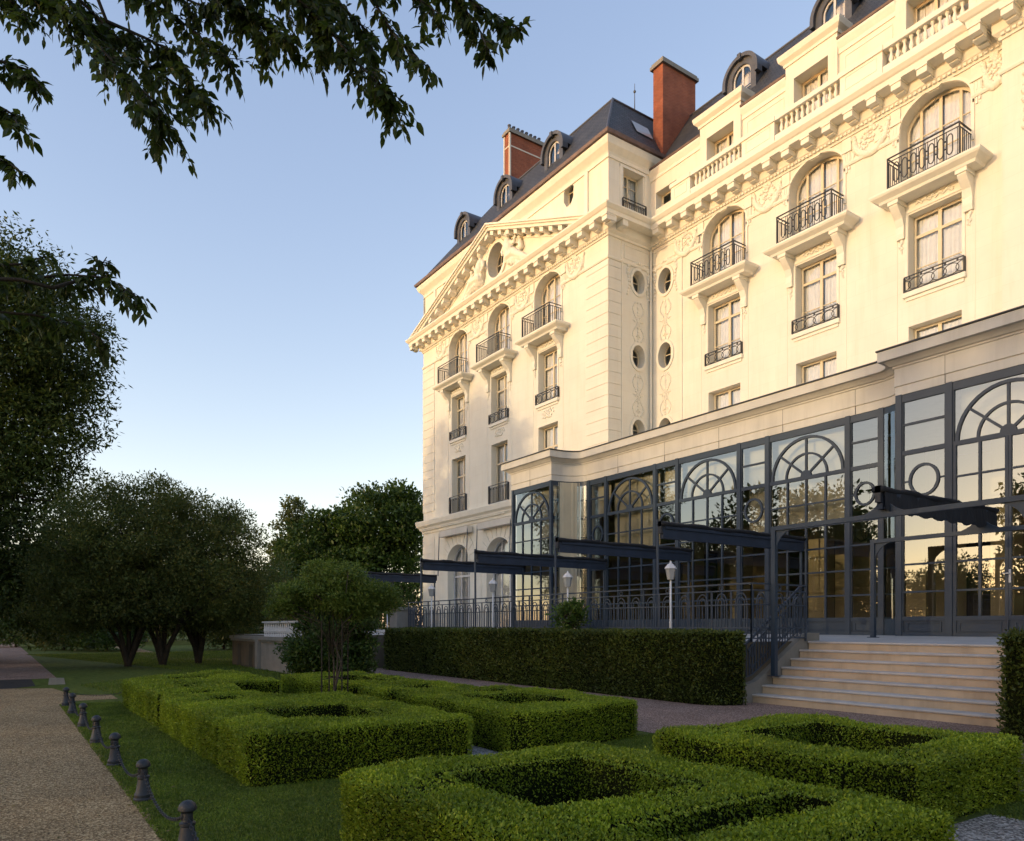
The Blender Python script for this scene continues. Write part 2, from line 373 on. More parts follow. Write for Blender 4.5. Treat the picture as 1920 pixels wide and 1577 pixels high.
# walls with openings -----------------------------------------------------------
hm=[]
for c in BM:
    hm+= [arch(c-1.16,c+1.16,16.47,18.72,.87),rect(c-.875,c+.875,13.02,15.70),rect(c-.87,c+.87,9.45,11.83)]
ov=[(-25.2,17.8),(-25.2,14.28),(-25.2,10.7)]
hm+=[ell(u,v,.43,.6) for u,v in ov]
mb=MB(); wall(mb,Fm,rect(XR,XA,.9,20.3),hm,.42); mb.build('main_wall','stucco',hotel,recalc=False)
hs=[]
for c in BR:
    hs+=[arch(c-1.12,c+1.12,16.47,18.72,.85),rect(c-.8,c+.8,13.02,15.70),rect(c-.83,c+.83,8.5,11.83),arch(c-1.35,c+1.35,1.25,5.35,1.12)]
mb=MB(); wall(mb,Fs,rect(XL,XR,.9,20.3),hs,.5)
mb.add([(XL,YR,.9),(XL,40,.9),(XL,40,24),(XL,YR,24)],[(0,3,2,1)]); mb.build('pavilion_wall','stucco',hotel,recalc=False)
ho=[(25.14,17.85),(25.14,14.3),(25.14,10.75)]
mb=MB(); wall(mb,Fret,rect(YR,YM,.9,20.3),[ell(u,v,.41,.55) for u,v in ho],.42); mb.build('return_wall','stucco',hotel,recalc=False)
mb=MB(); wall(mb,Fa,rect(XA,4,.9,20.3),[ell(-8.6,17.0,.7,1.15)],.12); mb.add([(XA,YA,.9),(XA,YM,.9),(XA,YM,20.3),(XA,YA,20.3)],[(0,3,2,1)])
mb.add([Fa.P(u,v,-.12) for u,v in ell(-8.6,17.0,.7,1.15)],[tuple(range(28))]); mb.build('projecting_wall','stucco',hotel,recalc=False)
# dark rooms behind the windows
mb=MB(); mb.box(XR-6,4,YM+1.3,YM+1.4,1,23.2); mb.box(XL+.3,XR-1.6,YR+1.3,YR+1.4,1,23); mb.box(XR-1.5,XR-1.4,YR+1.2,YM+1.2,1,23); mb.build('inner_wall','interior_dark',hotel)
# attic walls
FmA=front(YM+.05); FsA=front(YR+.1); FrA=side(XR-.1)
at_h=[]
BA=[c-.18 for c in BM]
mb=MB(); wall(mb,FmA,rect(XR-.1,4,20.4,23.42),[rect(-25.88,-24.55,21.5,22.3)]+[rect(c-.74,c+.74,20.9,23.13) for c in BA],.55); mb.build('attic_wall','stucco',hotel,recalc=False)
mb=MB(); wall(mb,FsA,rect(XL+.05,XR-.1,20.4,24.1),[ell(-35.5,22.15,.93,1.02)]+[[(-29.2+.42*math.cos(PI/8+i*PI/4)*1.0,22.95+.62*math.sin(PI/8+i*PI/4)) for i in range(8)],[(-41.6+.42*math.cos(PI/8+i*PI/4),22.95+.62*math.sin(PI/8+i*PI/4)) for i in range(8)]],.35)
wall(mb,FrA,rect(YR+.1,YM+.8,20.4,24.1),[rect(24.29,25.57,20.6,23.1)],.5); mb.build('pavilion_attic_wall','stucco',hotel,recalc=False)
# attic window blocks (proud, with cornice)
for c in BA:
    mb=MB(); F=FmA
    wall(mb,F,rect(c-1.12,c+1.12,20.5,23.95),[rect(c-.74,c+.74,20.9,23.13)],.12,.12)
    mb.add([F.P(c+1.12,20.5,.12),F.P(c+1.12,20.5,-.6),F.P(c+1.12,23.95,-.6),F.P(c+1.12,23.95,.12),F.P(c-1.12,20.5,.12),F.P(c-1.12,20.5,-.6),F.P(c-1.12,23.95,-.6),F.P(c-1.12,23.95,.12)],[(0,1,2,3),(7,6,5,4)])
    x0,x1=c-1.12,c+1.12; y=F.O.y-.12
    mb.sweep([(x0,y+.8),(x0,y),(x1,y),(x1,y+.8)],[(-.02,23.75),(.05,23.75),(.07,23.86),(.2,23.98),(.24,24.15),(.24,24.2),(-.02,24.24)])
    mb.add([(x0-.2,y-.2,24.22),(x1+.2,y-.2,24.22),(x1+.2,y+1.2,24.3),(x0-.2,y+1.2,24.3)],[(0,1,2,3)])
    b=mb.build('attic_block','stucco',hotel,recalc=False)
    window(hotel,F,rect(c-.74,c+.74,21.0,23.13),-.42,[(c,.1),(c-.37,.001),(c+.37,.001)],[(22.4,.03)])
window(hotel,FmA,rect(-25.88,-24.55,21.5,22.3),-.42,[(-25.2,.08)],[],cur=False)
window(hotel,FrA,rect(24.29,25.57,20.6,23.1),-.4,[(24.93,.1)],[(22.55,.03),(21.9,.03)])
for u in (-29.2,-41.6):
    window(hotel,FsA,[(u+.42*math.cos(PI/8+i*PI/4),22.95+.62*math.sin(PI/8+i*PI/4)) for i in range(8)],-.3,[(u,.05)],[(23.2,.04),(22.7,.04)],.06,cur=False)
# cornices ----------------------------------------------------------------------
PATH=[(XL,40),(XL,YR),(XR,YR),(XR,YM),(XA,YM),(XA,YA),(4,YA)]
mb=MB()
mb.sweep(PATH,[(-.05,19.58),(.06,19.58),(.08,19.68),(.2,19.78),(.22,20.12),(.72,20.13),(.74,20.3),(.80,20.34),(.9,20.46),(.9,20.53),(-.05,20.6)])
def modillions(F,u0,u1,step):
    n=max(1,round((u1-u0)/step))
    for i in range(n+1):
        u=u0+(u1-u0)*i/n; mb.fbox(F,u-.17,u+.17,19.86,20.125,.2,.68); mb.fbox(F,u-.2,u+.2,20.06,20.128,.2,.72); mb.fbox(F,u-.15,u+.15,19.80,19.86,.2,.42)
modillions(Fs,XL-.5,XR+.5,.89); modillions(Fm,XR+.95,XA-.55,.89); modillions(Fa,XA-.5,3.5,.89); mb.fbox(Fret,YR-.45,YR-.1,19.86,20.125,.2,.68); mb.fbox(Fret,YR+.3,YR+.62,19.86,20.125,.2,.68)
cor=mb.build('cornice','ornament',hotel)
mb=MB()
for F,u0,u1 in ((Fs,XL,XR),(Fm,XR,XA),(Fa,XA,4)):   # egg row under the cornice
    k=int((u1-u0)/.16); mb.fbox(F,u0+.01,u1-.01,19.685,19.735,.05,.1)
    for i in range(k): u=u0+.08+(u1-u0)*i/k; mb.fbox(F,u-.05,u+.05,19.66,19.76,.06,.16)
mb.build('dentil_row','ornament',hotel)
mb=MB()   # string course of the frieze
mb.sweep([(XL,40),(XL,YR),(BR[2]-1.2,YR)],[(-.02,18.52),(.05,18.52),(.08,18.58),(.08,18.64),(-.02,18.66)])
for a,b,Y in ((BR[2]+1.2,BR[1]-1.2,YR),(BR[1]+1.2,BR[0]-1.2,YR),(BM[2]+1.2,BM[1]-1.2,YM),(BM[1]+1.2,BM[0]-1.2,YM)):
    mb.sweep([(a,Y),(b,Y)],[(-.02,18.52),(.05,18.52),(.08,18.58),(.08,18.64),(-.02,18.66)])
mb.sweep([(BR[0]+1.2,YR),(XR,YR),(XR,YM),(BM[2]-1.2,YM)],[(-.02,18.52),(.05,18.52),(.08,18.58),(.08,18.64),(-.02,18.66)])
mb.sweep([(BM[0]+1.2,YM),(XA,YM),(XA,YA),(4,YA)],[(-.02,18.52),(.05,18.52),(.08,18.58),(.08,18.64),(-.02,18.66)])
mb.build('string_course','ornament',hotel)
# ground floor entablature of the pavilion
mb=MB(); mb.sweep([(XL,30),(XL,YR),(-26.3,YR)],[(-.02,7.55),(.06,7.55),(.08,7.7),(.2,7.82),(.22,7.9),(.36,8.02),(.42,8.28),(.42,8.34),(-.02,8.42)])
mb.build('ground_cornice','ornament',hotel)
mb=MB()
for u in [XL+.12+i*.11 for i in range(90)]: mb.fbox(Fs,u-.03,u+.03,7.72,7.8,.05,.2)
mb.fbox(Fs,XL+.05,XL+10.2,7.74,7.78,.04,.1)
mb.build('ground_dentils','ornament',hotel)
# rusticated quoins ----------------------------------------------------------------
def quoin(rows,F,u0,u1,pr=.035):
    mb=MB(); mb.fbox(F,u0+.01,u1-.01,rows[0][0]+.02,rows[-1][1]-.02,-.02,.004)
    for z0,z1 in rows: mb.fbox(F,u0,u1,z0+.012,z1-.012,-.02,pr)
    mb.build('rusticated_quoin','stucco',hotel)
up=[];lo=[];z=1.3
while z<18.4:
    z1=min(z+.545,18.5)
    if z1<=7.5: lo.append((z,z1))
    elif z>=8.4: up.append((z,z1))
    z=z1
for rows in (lo,up): quoin(rows,Fs,XR-1.55,XR+.035); quoin(rows,Fs,XL-.03,XL+1.55); quoin(rows,Fret,YR+.002,YR+.78,.033)
for a_,b_ in ((BR[2]+1.9,BR[1]-1.9),(BR[1]+1.9,BR[0]-1.9)): quoin([(q,q+.55) for q in (2.0,2.55,3.1,3.65,4.2,4.75,5.3)],Fs,a_,b_)
# voussoirs round the ground arches
mb=MB()
for c in BR:
    for i in range(11):
        a0=PI*(i+.06)/11; a1=PI*(i+.94)/11
        pts=[(c+1.42*math.cos(a0),5.35+1.19*math.sin(a0)),(c+2.05*math.cos(a0),5.35+1.95*math.sin(a0)),(c+2.05*math.cos(a1),5.35+1.95*math.sin(a1)),(c+1.42*math.cos(a1),5.35+1.19*math.sin(a1))]
        mb.fpoly(Fs,pts,-.02,.035)
    mb.farc(Fs,c,5.35,1.39,1.16,.08,-.02,.07)
mb.build('voussoirs','stucco',hotel)
# thin panel ribs and archivolts
mb=MB()
for F,B,hw in ((Fm,BM,1.16),(Fs,BR,1.12)):
    for c in B:
        mb.farc(F,c,18.72,hw+.06,.93 if F is Fm else .91,.1,-.02,.05)
        mb.fbox(F,c-hw-.11,c-hw-.01,17.2,18.72,-.02,.05); mb.fbox(F,c+hw+.01,c+hw+.11,17.2,18.72,-.02,.05)
        mb.fpoly(F,[(c-.17,19.5),(c+.17,19.5),(c+.24,19.95-.4),(c-.24,19.95-.4)],-.02,.04)
        mb.fpoly(F,[(c-.2,19.52),(c+.2,19.52),(c+.27,19.58),(c-.27,19.58)],-.02,.1)
        for sx in (-1,1):
            mb.fbox(F,c+sx*1.27-.012,c+sx*1.27+.012,8.6,16.2,-.01,.014)
            w0=.875 if F is Fm else .8
            mb.fbox(F,c+sx*(w0+.06)-.05,c+sx*(w0+.06)+.05,12.95,15.75,-.02,.03)
        mb.fbox(F,c-w0-.11,c+w0+.11,15.76,15.86,-.02,.035)
        mb.fbox(F,c-w0-.15,c+w0+.15,12.84,13.0,-.02,.12)      # sill
        mb.fbox(F,c-w0-.08,c+w0+.08,12.72,12.83,-.02,.05)
mb.fbox(Fm,-24.2,-24.12,9,19.5,-.02,.05)
mb.fbox(Fret,24.05,24.13,9,19.5,-.02,.05)
mb.fbox(Fm,-23.2,-22.95,18.7,19.5,-.02,.03)
for F,u0,u1 in ((Fm,-26.0,-24.4),(Fret,24.25,25.85)):
    a=rect(u0,u1,18.78,19.45); mb.fring(F,a,inset(a,.06),-.02,.025)
for a,b in ((BR[0]+1.3,XR-1.7),):
    pass
mb.build('wall_mouldings','ornament',hotel)

# relief ornament ----------------------------------------------------------------
def relief_blobs(mb,F,pts,r0=.06,flat=.6,jit=.02):
    for (u,v,r) in pts:
        p=F.P(u+random.uniform(-jit,jit),v+random.uniform(-jit,jit),.01)
        nx=abs(F.N.x)>.5
        r*=1.15; fl=min(1.,flat*1.45); rr=(r*fl,r,r) if nx else (r,r*fl,r)
        mb.ball(p,rr,6,4)
def garland(F,c,v):
    P=[]
    # cartouche with two crossed shields and a hanging festoon
    for i in range(26):
        a=PI*(i/25); u=.62*math.cos(a); P.append((c+u,v+.28-.75*math.sin(a)**1.1,.075+.05*math.sin(a)))
    for s_ in (-1,1):
        for i in range(12):
            a=2*PI*i/12; P.append((c+s_*.2+.2*math.cos(a)-s_*.07*math.sin(a),v+.12+.3*math.sin(a),.05))
        for i in range(8): P.append((c+s_*(.62+.02*i%.05),v+.3-.09*i,.06-.004*i))
        P.append((c+s_*.66,v+.38,.09)); 
    for i in range(10): P.append((c+random.uniform(-.16,.16),v+.42+random.uniform(-.08,.12),.07))
    for i in range(8): P.append((c+random.uniform(-.3,.3),v+random.uniform(-.05,.3),.055))
    return P
for F,us in ((Fm,[((BM[0]+BM[1])/2,3),((BM[1]+BM[2])/2,3),(BM[2]-2.22,2),(BM[0]+1.86,0)]),(Fs,[((BR[0]+BR[1])/2,3),((BR[1]+BR[2])/2,3),(BR[0]+2.22,1),(BR[2]-2.22,2)])):
    for u,sides in us:
        mb=MB(); g_=garland(F,u,19.05); relief_blobs(mb,F,[(u+(x-u)*(1 if sides else .5),v,r) for x,v,r in g_],jit=.015,r0=.06)
        mb.build('garland_relief','ornament',hotel,smooth=True)
        for s_,bit in ((-1,1),(1,2)):
            uc=u+s_*.92
            if u==BM[0]+1.86:
                if s_>0: continue
                uc=BM[0]+1.34
            elif not sides&bit: continue
            mb=MB()
            mb.fbox(F,uc-.17,uc+.17,19.1,19.56,-.02,.05); mb.fbox(F,uc-.2,uc+.2,19.04,19.1,-.02,.09)
            mb.fbox(F,uc-.15,uc+.15,18.68,19.04,-.02,.03); mb.fbox(F,uc-.12,uc+.12,18.3,18.68,-.02,.012)
            for q in (-.09,0,.09): mb.fbox(F,uc+q-.02,uc+q+.02,18.74,19.0,.02,.045); mb.fbox(F,uc+q-.03,uc+q+.03,18.3+abs(q),18.5,-.02,.05)
            mb.build('frieze_console','ornament',hotel)
# oval window surrounds and scroll panels
def oval_orn(F,u,v,ru,rv,deco=True):
    mb=MB()
    a=ell(u,v,ru+.13,rv+.13); mb.fring(F,a,ell(u,v,ru+.0,rv+.0),-.02,.06)
    if deco:
        P=[(u+s_*(ru+.22+.05*math.sin(i)),v+rv+.1-i*.17,.09-.004*i) for s_ in (-1,1) for i in range(9)]
        P+=[(u+.12*i-.36,v+rv+.26+.1*math.cos((i-3)*.6),.08) for i in range(7)]
        relief_blobs(mb,F,P)
    mb.build('oval_surround','ornament',hotel)
for i,(u,v) in enumerate(ov): oval_orn(Fm,u,v,.43,.6,i==0)
for i,(u,v) in enumerate(ho): oval_orn(Fret,u,v,.41,.55,i==0)
oval_orn(Fa,-8.6,17.0,.7,1.15,True)
def scroll(F,u,v0,v1,w):
    mb=MB(); P=[];n=int((v1-v0)/.075)
    for i in range(n):
        t=i/n; v=v0+(v1-v0)*t
        for s_ in (-1,1):
            P.append((u+s_*w*(.55+.4*math.sin(t*PI*3.2)),v,.038))
            if i%3==0: P.append((u+s_*w*(.25+.3*math.cos(t*PI*4)),v,.045))
        if i%4==0: P.append((u,v,.05))
    relief_blobs(mb,F,P,jit=.012,flat=.55); mb.fbox(F,u-.02,u+.02,v0,v1,-.02,.02); mb.fbox(F,u-w,u+w,(v0+v1)/2-.015,(v0+v1)/2+.015,-.02,.02); mb.build('scroll_relief','ornament',hotel,smooth=True)
for F,u in ((Fm,-25.2),(Fret,25.14)):
    scroll(F,u,15.05,16.95,.36); scroll(F,u,11.5,13.5,.36)
for c in BR:
    mb=MB(); relief_blobs(mb,Fs,[(c+.5*math.cos(a*.55)*(1-.03*a),12.4+.2*math.sin(a*1.1),.05) for a in range(24)]+[(c+.09*math.cos(a),12.42+.16*math.sin(a),.06) for a in range(7)]); mb.build('shell_relief','ornament',hotel,smooth=True)
for c in BM+BR:   # carved band under each balcony
    F=Fm if c in BM else Fs
    mb=MB(); relief_blobs(mb,F,[(c-.6+.05*i,15.98+.05*math.sin(i*1.3),.045) for i in range(25)]); mb.build('carved_band','ornament',hotel,smooth=True)
mb=MB()
for i in range(7): relief_blobs(mb,Fa,[(-9.9+random.uniform(-.06,.06),18.2-i*.27+random.uniform(-.05,.05),.1) for k in range(4)])
mb.build('hanging_garland','ornament',hotel,smooth=True)


# windows ------------------------------------------------------------------------
def arched_window(F,c,hw,rise):
    window(hotel,F,arch(c-hw,c+hw,16.47,18.72,rise),-.42,[(c,.1),(c-hw*.56,.09),(c+hw*.56,.09)],[(17.75,.03),(18.45,.03)],.1,name='arched_window')
def tall_window(F,c,w,v0,v1,tr,bars):
    window(hotel,F,rect(c-w,c+w,v0,v1),-.36,[(c,.12)],[(tr,.1)]+[(b,.028) for b in bars],.085)
for c in BM:
    arched_window(Fm,c,1.16,.87); tall_window(Fm,c,.875,13.02,15.70,15.0,(13.9,)); tall_window(Fm,c,.87,9.45,11.83,11.0,(10.3,))
for c in BR:
    arched_window(Fs,c,1.12,.85); tall_window(Fs,c,.8,13.02,15.70,14.9,(13.95,)); tall_window(Fs,c,.83,8.5,11.83,10.75,(9.7,))
    window(hotel,Fs,arch(c-1.35,c+1.35,1.25,5.35,1.12),-.45,[(c-.42,.09),(c+.42,.09)],[(4.55,.12),(3.2,.03),(2.2,.03)],.11,name='arched_door',mat='white')
for u,v in ov: window(hotel,Fm,ell(u,v,.43,.6),-.36,[(u,.04)],[(v+.15,.04)],.06,name='oval_window',cur=False)
for u,v in ho: window(hotel,Fret,ell(u,v,.41,.55),-.36,[(u,.04)],[(v+.15,.04)],.06,name='oval_window',cur=False)

# balconies ------------------------------------------------------------------------
def rail_frame(mb,F,u0,u1,v0,v1,n,depth,r=.018):
    for n_,a,b in ((n,u0,u1),):
        mb.fbox(F,a-.02,b+.02,v1-.03,v1,n-.025,n+.025); mb.fbox(F,a,b,v0+.03,v0+.06,n-.015,n+.015); mb.fbox(F,a,b,v1-.16,v1-.135,n-.012,n+.012)
    if depth:
        for u in (u0,u1):
            mb.fbox(F,u-.022,u+.022,v1-.03,v1-.001,n-depth,n-.026); mb.fbox(F,u-.015,u+.015,v0+.03,v0+.06,n-depth,n-.016); mb.fbox(F,u-.012,u+.012,v1-.16,v1-.135,n-depth,n-.013)
            for k in range(6): q=n-depth*(k+.5)/6; mb.fbox(F,u-.011,u+.011,v0+.06,v1-.135,q-.011,q+.011)
    for u in (u0,u1): mb.fbox(F,u-.02,u+.02,v0,v1-.03,n-.02,n+.02)
def balcony(F,c,hw,style):
    mb=MB(); s0,s1=c-hw-.38,c+hw+.38
    y0=F.O.y
    mb.sweep([(s0,y0+.02),(s0,y0-.62),(s1,y0-.62),(s1,y0+.02)],[(-.7,16.14),(.0,16.14),(.04,16.22),(.22,16.32),(.26,16.38),(.26,16.45),(-.7,16.46)])
    mb.fbox(F,s0,s1,16.15,16.44,0,.6)
    b=mb.build('balcony','ornament',hotel)
    for sx in (-1,1):
        u=c+sx*(hw-.06); mb=MB()
        prof=[(0,14.95),(.12,14.93),(.15,15.1),(.13,15.35),(.22,15.6),(.42,15.8),(.55,15.95),(.55,16.12),(0,16.13)]
        vs=[F.P(u-.14,z,n) for n,z in prof]+[F.P(u+.14,z,n) for n,z in prof]; k=len(prof)
        mb.add(vs,[tuple(range(k)),tuple(range(2*k-1,k-1,-1))]+[(i,(i+1)%k,k+(i+1)%k,k+i) for i in range(k)])
        mb.fbox(F,u-.18,u+.18,16.0,16.138,-.01,.6)
        relief_blobs(mb,F,[(u+random.uniform(-.05,.05),14.9-.06*i,.07-.006*i) for i in range(8)])
        mb.build('console','ornament',b)
    mb=MB(); n=.80; rail_frame(mb,F,c-hw,c+hw,16.46,17.53,n,.78)
    if style=='oval':
        k=7; w=2*hw/ (k+1.0)
        for i in range(k):
            u=c-hw+w*(i+1)
            L=arch(u-.1,u+.1,0,0,.1); pts=[(u+.1*math.cos(a),17.15+.14*math.sin(a)) for a in [PI*j/8 for j in range(9)]]+[(u+.1*math.cos(a),16.75+.14*math.sin(a)) for a in [PI+PI*j/8 for j in range(9)]]
            mb.fring(F,pts,inset(pts,.028),n-.012,n+.012)
            if i<k-1:
                for q in (-.035,.035): mb.fbox(F,u+w/2+q-.009,u+w/2+q+.009,16.52,17.38,n-.009,n+.009)
                for vv in (16.85,17.1): mb.ball(F.P(u+w/2,vv,n),.03,5,4)
        for u in (c-hw+.06,c+hw-.06):
            mb.fbox(F,u-.009,u+.009,16.52,17.38,n-.009,n+.009)
    else:
        k=17
        for i in range(k):
            u=c-hw+2*hw*(i+.5)/k; mb.fbox(F,u-.011,u+.011,16.52,17.38,n-.011,n+.011)
            if i%2==0: mb.ball(F.P(u,17.27,n),.028,5,4); mb.ball(F.P(u,16.7,n),.028,5,4)
    mb.build('railing','iron_black',b)
for c in BM: balcony(Fm,c,1.17,'oval')
for c in BR: balcony(Fs,c,1.17,'bars')
def window_rail(F,c,hw,v0,v1,style='loop'):
    mb=MB(); n=.10
    mb.fbox(F,c-hw,c+hw,v1-.03,v1,n-.02,n+.02); mb.fbox(F,c-hw,c+hw,v0,v0+.03,n-.015,n+.015)
    for u in (c-hw,c+hw): mb.fbox(F,u-.018,u+.018,v0,v1-.03,-.02 if False else n-.1,n+.018)
    if style=='loop':
        mb.fbox(F,c-hw,c+hw,v1-.12,v1-.1,n-.01,n+.01); h=(v1-.12-v0-.03)/2; vm=v0+.03+h; k=5; w=2*hw/k
        for i in range(k+1):
            u=c-hw+w*i
            mb.farc(F,u,vm,w*.62,h-.012,.022,n-.01,n+.01,0 if 0<i<k else (-PI/2 if i==0 else PI/2),2*PI if 0<i<k else (PI/2 if i==0 else 1.5*PI),18)
        for i in range(k): mb.fbox(F,c-hw+w*(i+.5)-.03,c-hw+w*(i+.5)+.03,v1-.1,v1-.04,n-.01,n+.01)
    else:
        mb.fbox(F,c-hw,c+hw,v1-.16,v1-.14,n-.01,n+.01); k=13
        for i in range(k):
            u=c-hw+2*hw*(i+.5)/k; mb.fbox(F,u-.012,u+.012,v0+.03,v1-.14,n-.012,n+.012)
            if i%2: mb.farc(F,u,v1-.26,.06,.1,.018,n-.008,n+.008,0,PI,8)
    mb.build('window_railing','iron_black',hotel)
for c in BM: window_rail(Fm,c,.98,13.02,13.55)
for c in BR: window_rail(Fs,c,.95,13.02,13.55); window_rail(Fs,c,.98,8.46,9.48,'bars')
window_rail(FrA,24.93,.75,20.62,21.65,'bars')

# balustrade over the main cornice ---------------------------------------------------
Fb=front(YM-.28)
bal_me=None
def baluster(parent,u):
    global bal_me
    if bal_me is None:
        mb=MB(); mb.lathe([(.075,0),(.075,.05),(.05,.07),(.04,.1),(.085,.2),(.075,.27),(.04,.4),(.038,.46),(.06,.5),(.075,.52),(.075,.58)],(0,0,0),10)
        o=mb.build('baluster','ornament',parent,smooth=True); bal_me=o.data
    else: o=link('baluster',bal_me,parent)
    L=parent.matrix_basis.translation+hotel.location if parent is not hotel else hotel.location
    o.location=Vector((u,YM-.28,21.08))-L
secs=[(c-.15,1.42) for c in BM]
edges=[-24.45]
for c,h in sorted(secs): edges+= [c-h,c+h]
edges+=[XA+.1]
for i in range(0,len(edges),2):
    a,b=edges[i],edges[i+1]; mb=MB(); mb.fbox(Fb,a,b,20.55,21.66,-.14,.14); mb.fbox(Fb,a-.04,b+.04,21.66,21.84,-.2,.2); mb.fbox(Fb,a-.02,b+.02,20.55,21.02,-.18,.18)
    if b-a>.7:
        q=rect(a+.2,b-.2,21.1,21.58); mb.fring(Fb,q,inset(q,.03),.1,.155)
    mb.build('parapet_die','ornament',hotel)
for c,h in secs:
    mb=MB(); mb.fbox(Fb,c-h+.03,c+h-.03,20.55,21.08,-.15,.15); mb.fbox(Fb,c-h+.05,c+h-.05,21.655,21.83,-.18,.18); b=mb.build('balustrade','ornament',hotel)
    for i in range(11): baluster(b,c-h+.13+(2*h-.26)*(i+.5)/11)
mb=MB(); mb.fbox(front(YA-.28),XA-.1,4,20.55,21.05,-.18,.18); mb.fbox(front(YA-.28),XA-.1,4,21.64,21.86,-.19,.19); mb.fbox(front(YA-.28),XA-.1,XA+.3,21.05,21.64,-.15,.15)
b=mb.build('balustrade','ornament',hotel)
# attic mouldings
mb=MB()
segs=[XR-.1]+[x for c in sorted(BA) for x in (c-1.12,c+1.12)]+[4]
for i in range(0,len(segs),2):
    mb.sweep([(segs[i],YM+.05),(segs[i+1],YM+.05)],[(-.02,22.95),(.04,22.95),(.05,23.1),(.09,23.18),(.16,23.34),(.16,23.42),(-.02,23.44)])
    q=rect(segs[i]+.25,segs[i+1]-.15,21.4,22.75)
    if segs[i+1]-segs[i]>1 and i>0: mb.fring(FmA,q,inset(q,.03),-.02,.02)
mb.sweep([(XL+.05,34),(XL+.05,YR+.1),(XR-.1,YR+.1),(XR-.1,YM+.5)],[(-.02,23.28),(.06,23.28),(.08,23.42),(.12,23.5),(.34,23.72),(.42,23.92),(.42,24.02),(-.02,24.06)])
for u in (XR-1.62,XL+1.5): mb.fbox(FsA,u-.12,u+.12,20.6,23.3,-.02,.1)
mb.fbox(FrA,24.05,24.2,20.6,23.2,-.02,.04); mb.fbox(FrA,25.66,25.8,20.6,23.2,-.02,.04); mb.fbox(FrA,24.05,25.8,23.1,23.22,-.02,.05)
mb.build('attic_moulding','ornament',hotel)
mb=MB(); mb.sweep([(XL+.05,34),(XL+.05,YR+.1),(XR-.1,YR+.1),(XR-.1,YM+.9)],[(.2,24.04),(.52,24.06),(.56,24.2),(.5,24.24),(.2,24.24)])
for i in range(0,len(segs),2): mb.sweep([(segs[i],YM+.05),(segs[i+1],YM+.05)],[(-.1,23.45),(.17,23.45),(.2,23.52),(-.1,23.56)])
mb.build('gutter','gutter',hotel)
# pediment ---------------------------------------------------------------------------
PA,PB,PC=-44.2,-26.85,(-35.45,24.0); 
mb=MB()
def rake(p,q,t0,t1,n0,n1):   # slab parallel to the rake, t measured vertically below the top line
    mb.fpoly(Fs,[(p[0],p[1]-t1),(q[0],q[1]-t1),(q[0],q[1]-t0),(p[0],p[1]-t0)],n0,n1)
La=(PA-.75,20.55); Lb=(PB+.15,20.58)
for p,q in ((La,PC),(PC,Lb)):
    rake(p,q,0,.1,-.05,.88); rake(p,q,.1,.2,-.05,.8); rake(p,q,.2,.36,-.05,.7); rake(p,q,.36,.5,-.05,.2); rake(p,q,.62,.7,-.05,.1)
    n=11
    for i in range(n):
        t=(i+.75)/(n+.3); t2=t+.035
        if p is PC: t=1-t; t2=t-.035; t,t2=t2,t
        a=(p[0]+(q[0]-p[0])*t,p[1]+(q[1]-p[1])*t); b=(p[0]+(q[0]-p[0])*t2,p[1]+(q[1]-p[1])*t2)
        mb.fpoly(Fs,[(a[0],a[1]-.6),(b[0],b[1]-.6),(b[0],b[1]-.37),(a[0],a[1]-.37)],.15,.62)
mb.build('pediment','ornament',hotel)
mb=MB(); ZC=22.15; cu=-35.5
wall(mb,front(YR-.04),[(PA-.4,20.55),(PB-.3,20.55),(PC[0],23.6)],[ell(cu,ZC,.86,.95)],.6); mb.build('tympanum','stucco',hotel,recalc=False)
mb=MB(); a=ell(cu,ZC,1.05,1.14); mb.fring(Fs,a,ell(cu,ZC,.86,.95),0,.14)
mb.build('round_surround','ornament',hotel)
window(hotel,Fs,ell(cu,ZC,.86,.95),-.5,[(cu,.06),(cu-.4,.03),(cu+.4,.03)],[(ZC+.1,.04)],.08,name='round_window',cur=False)
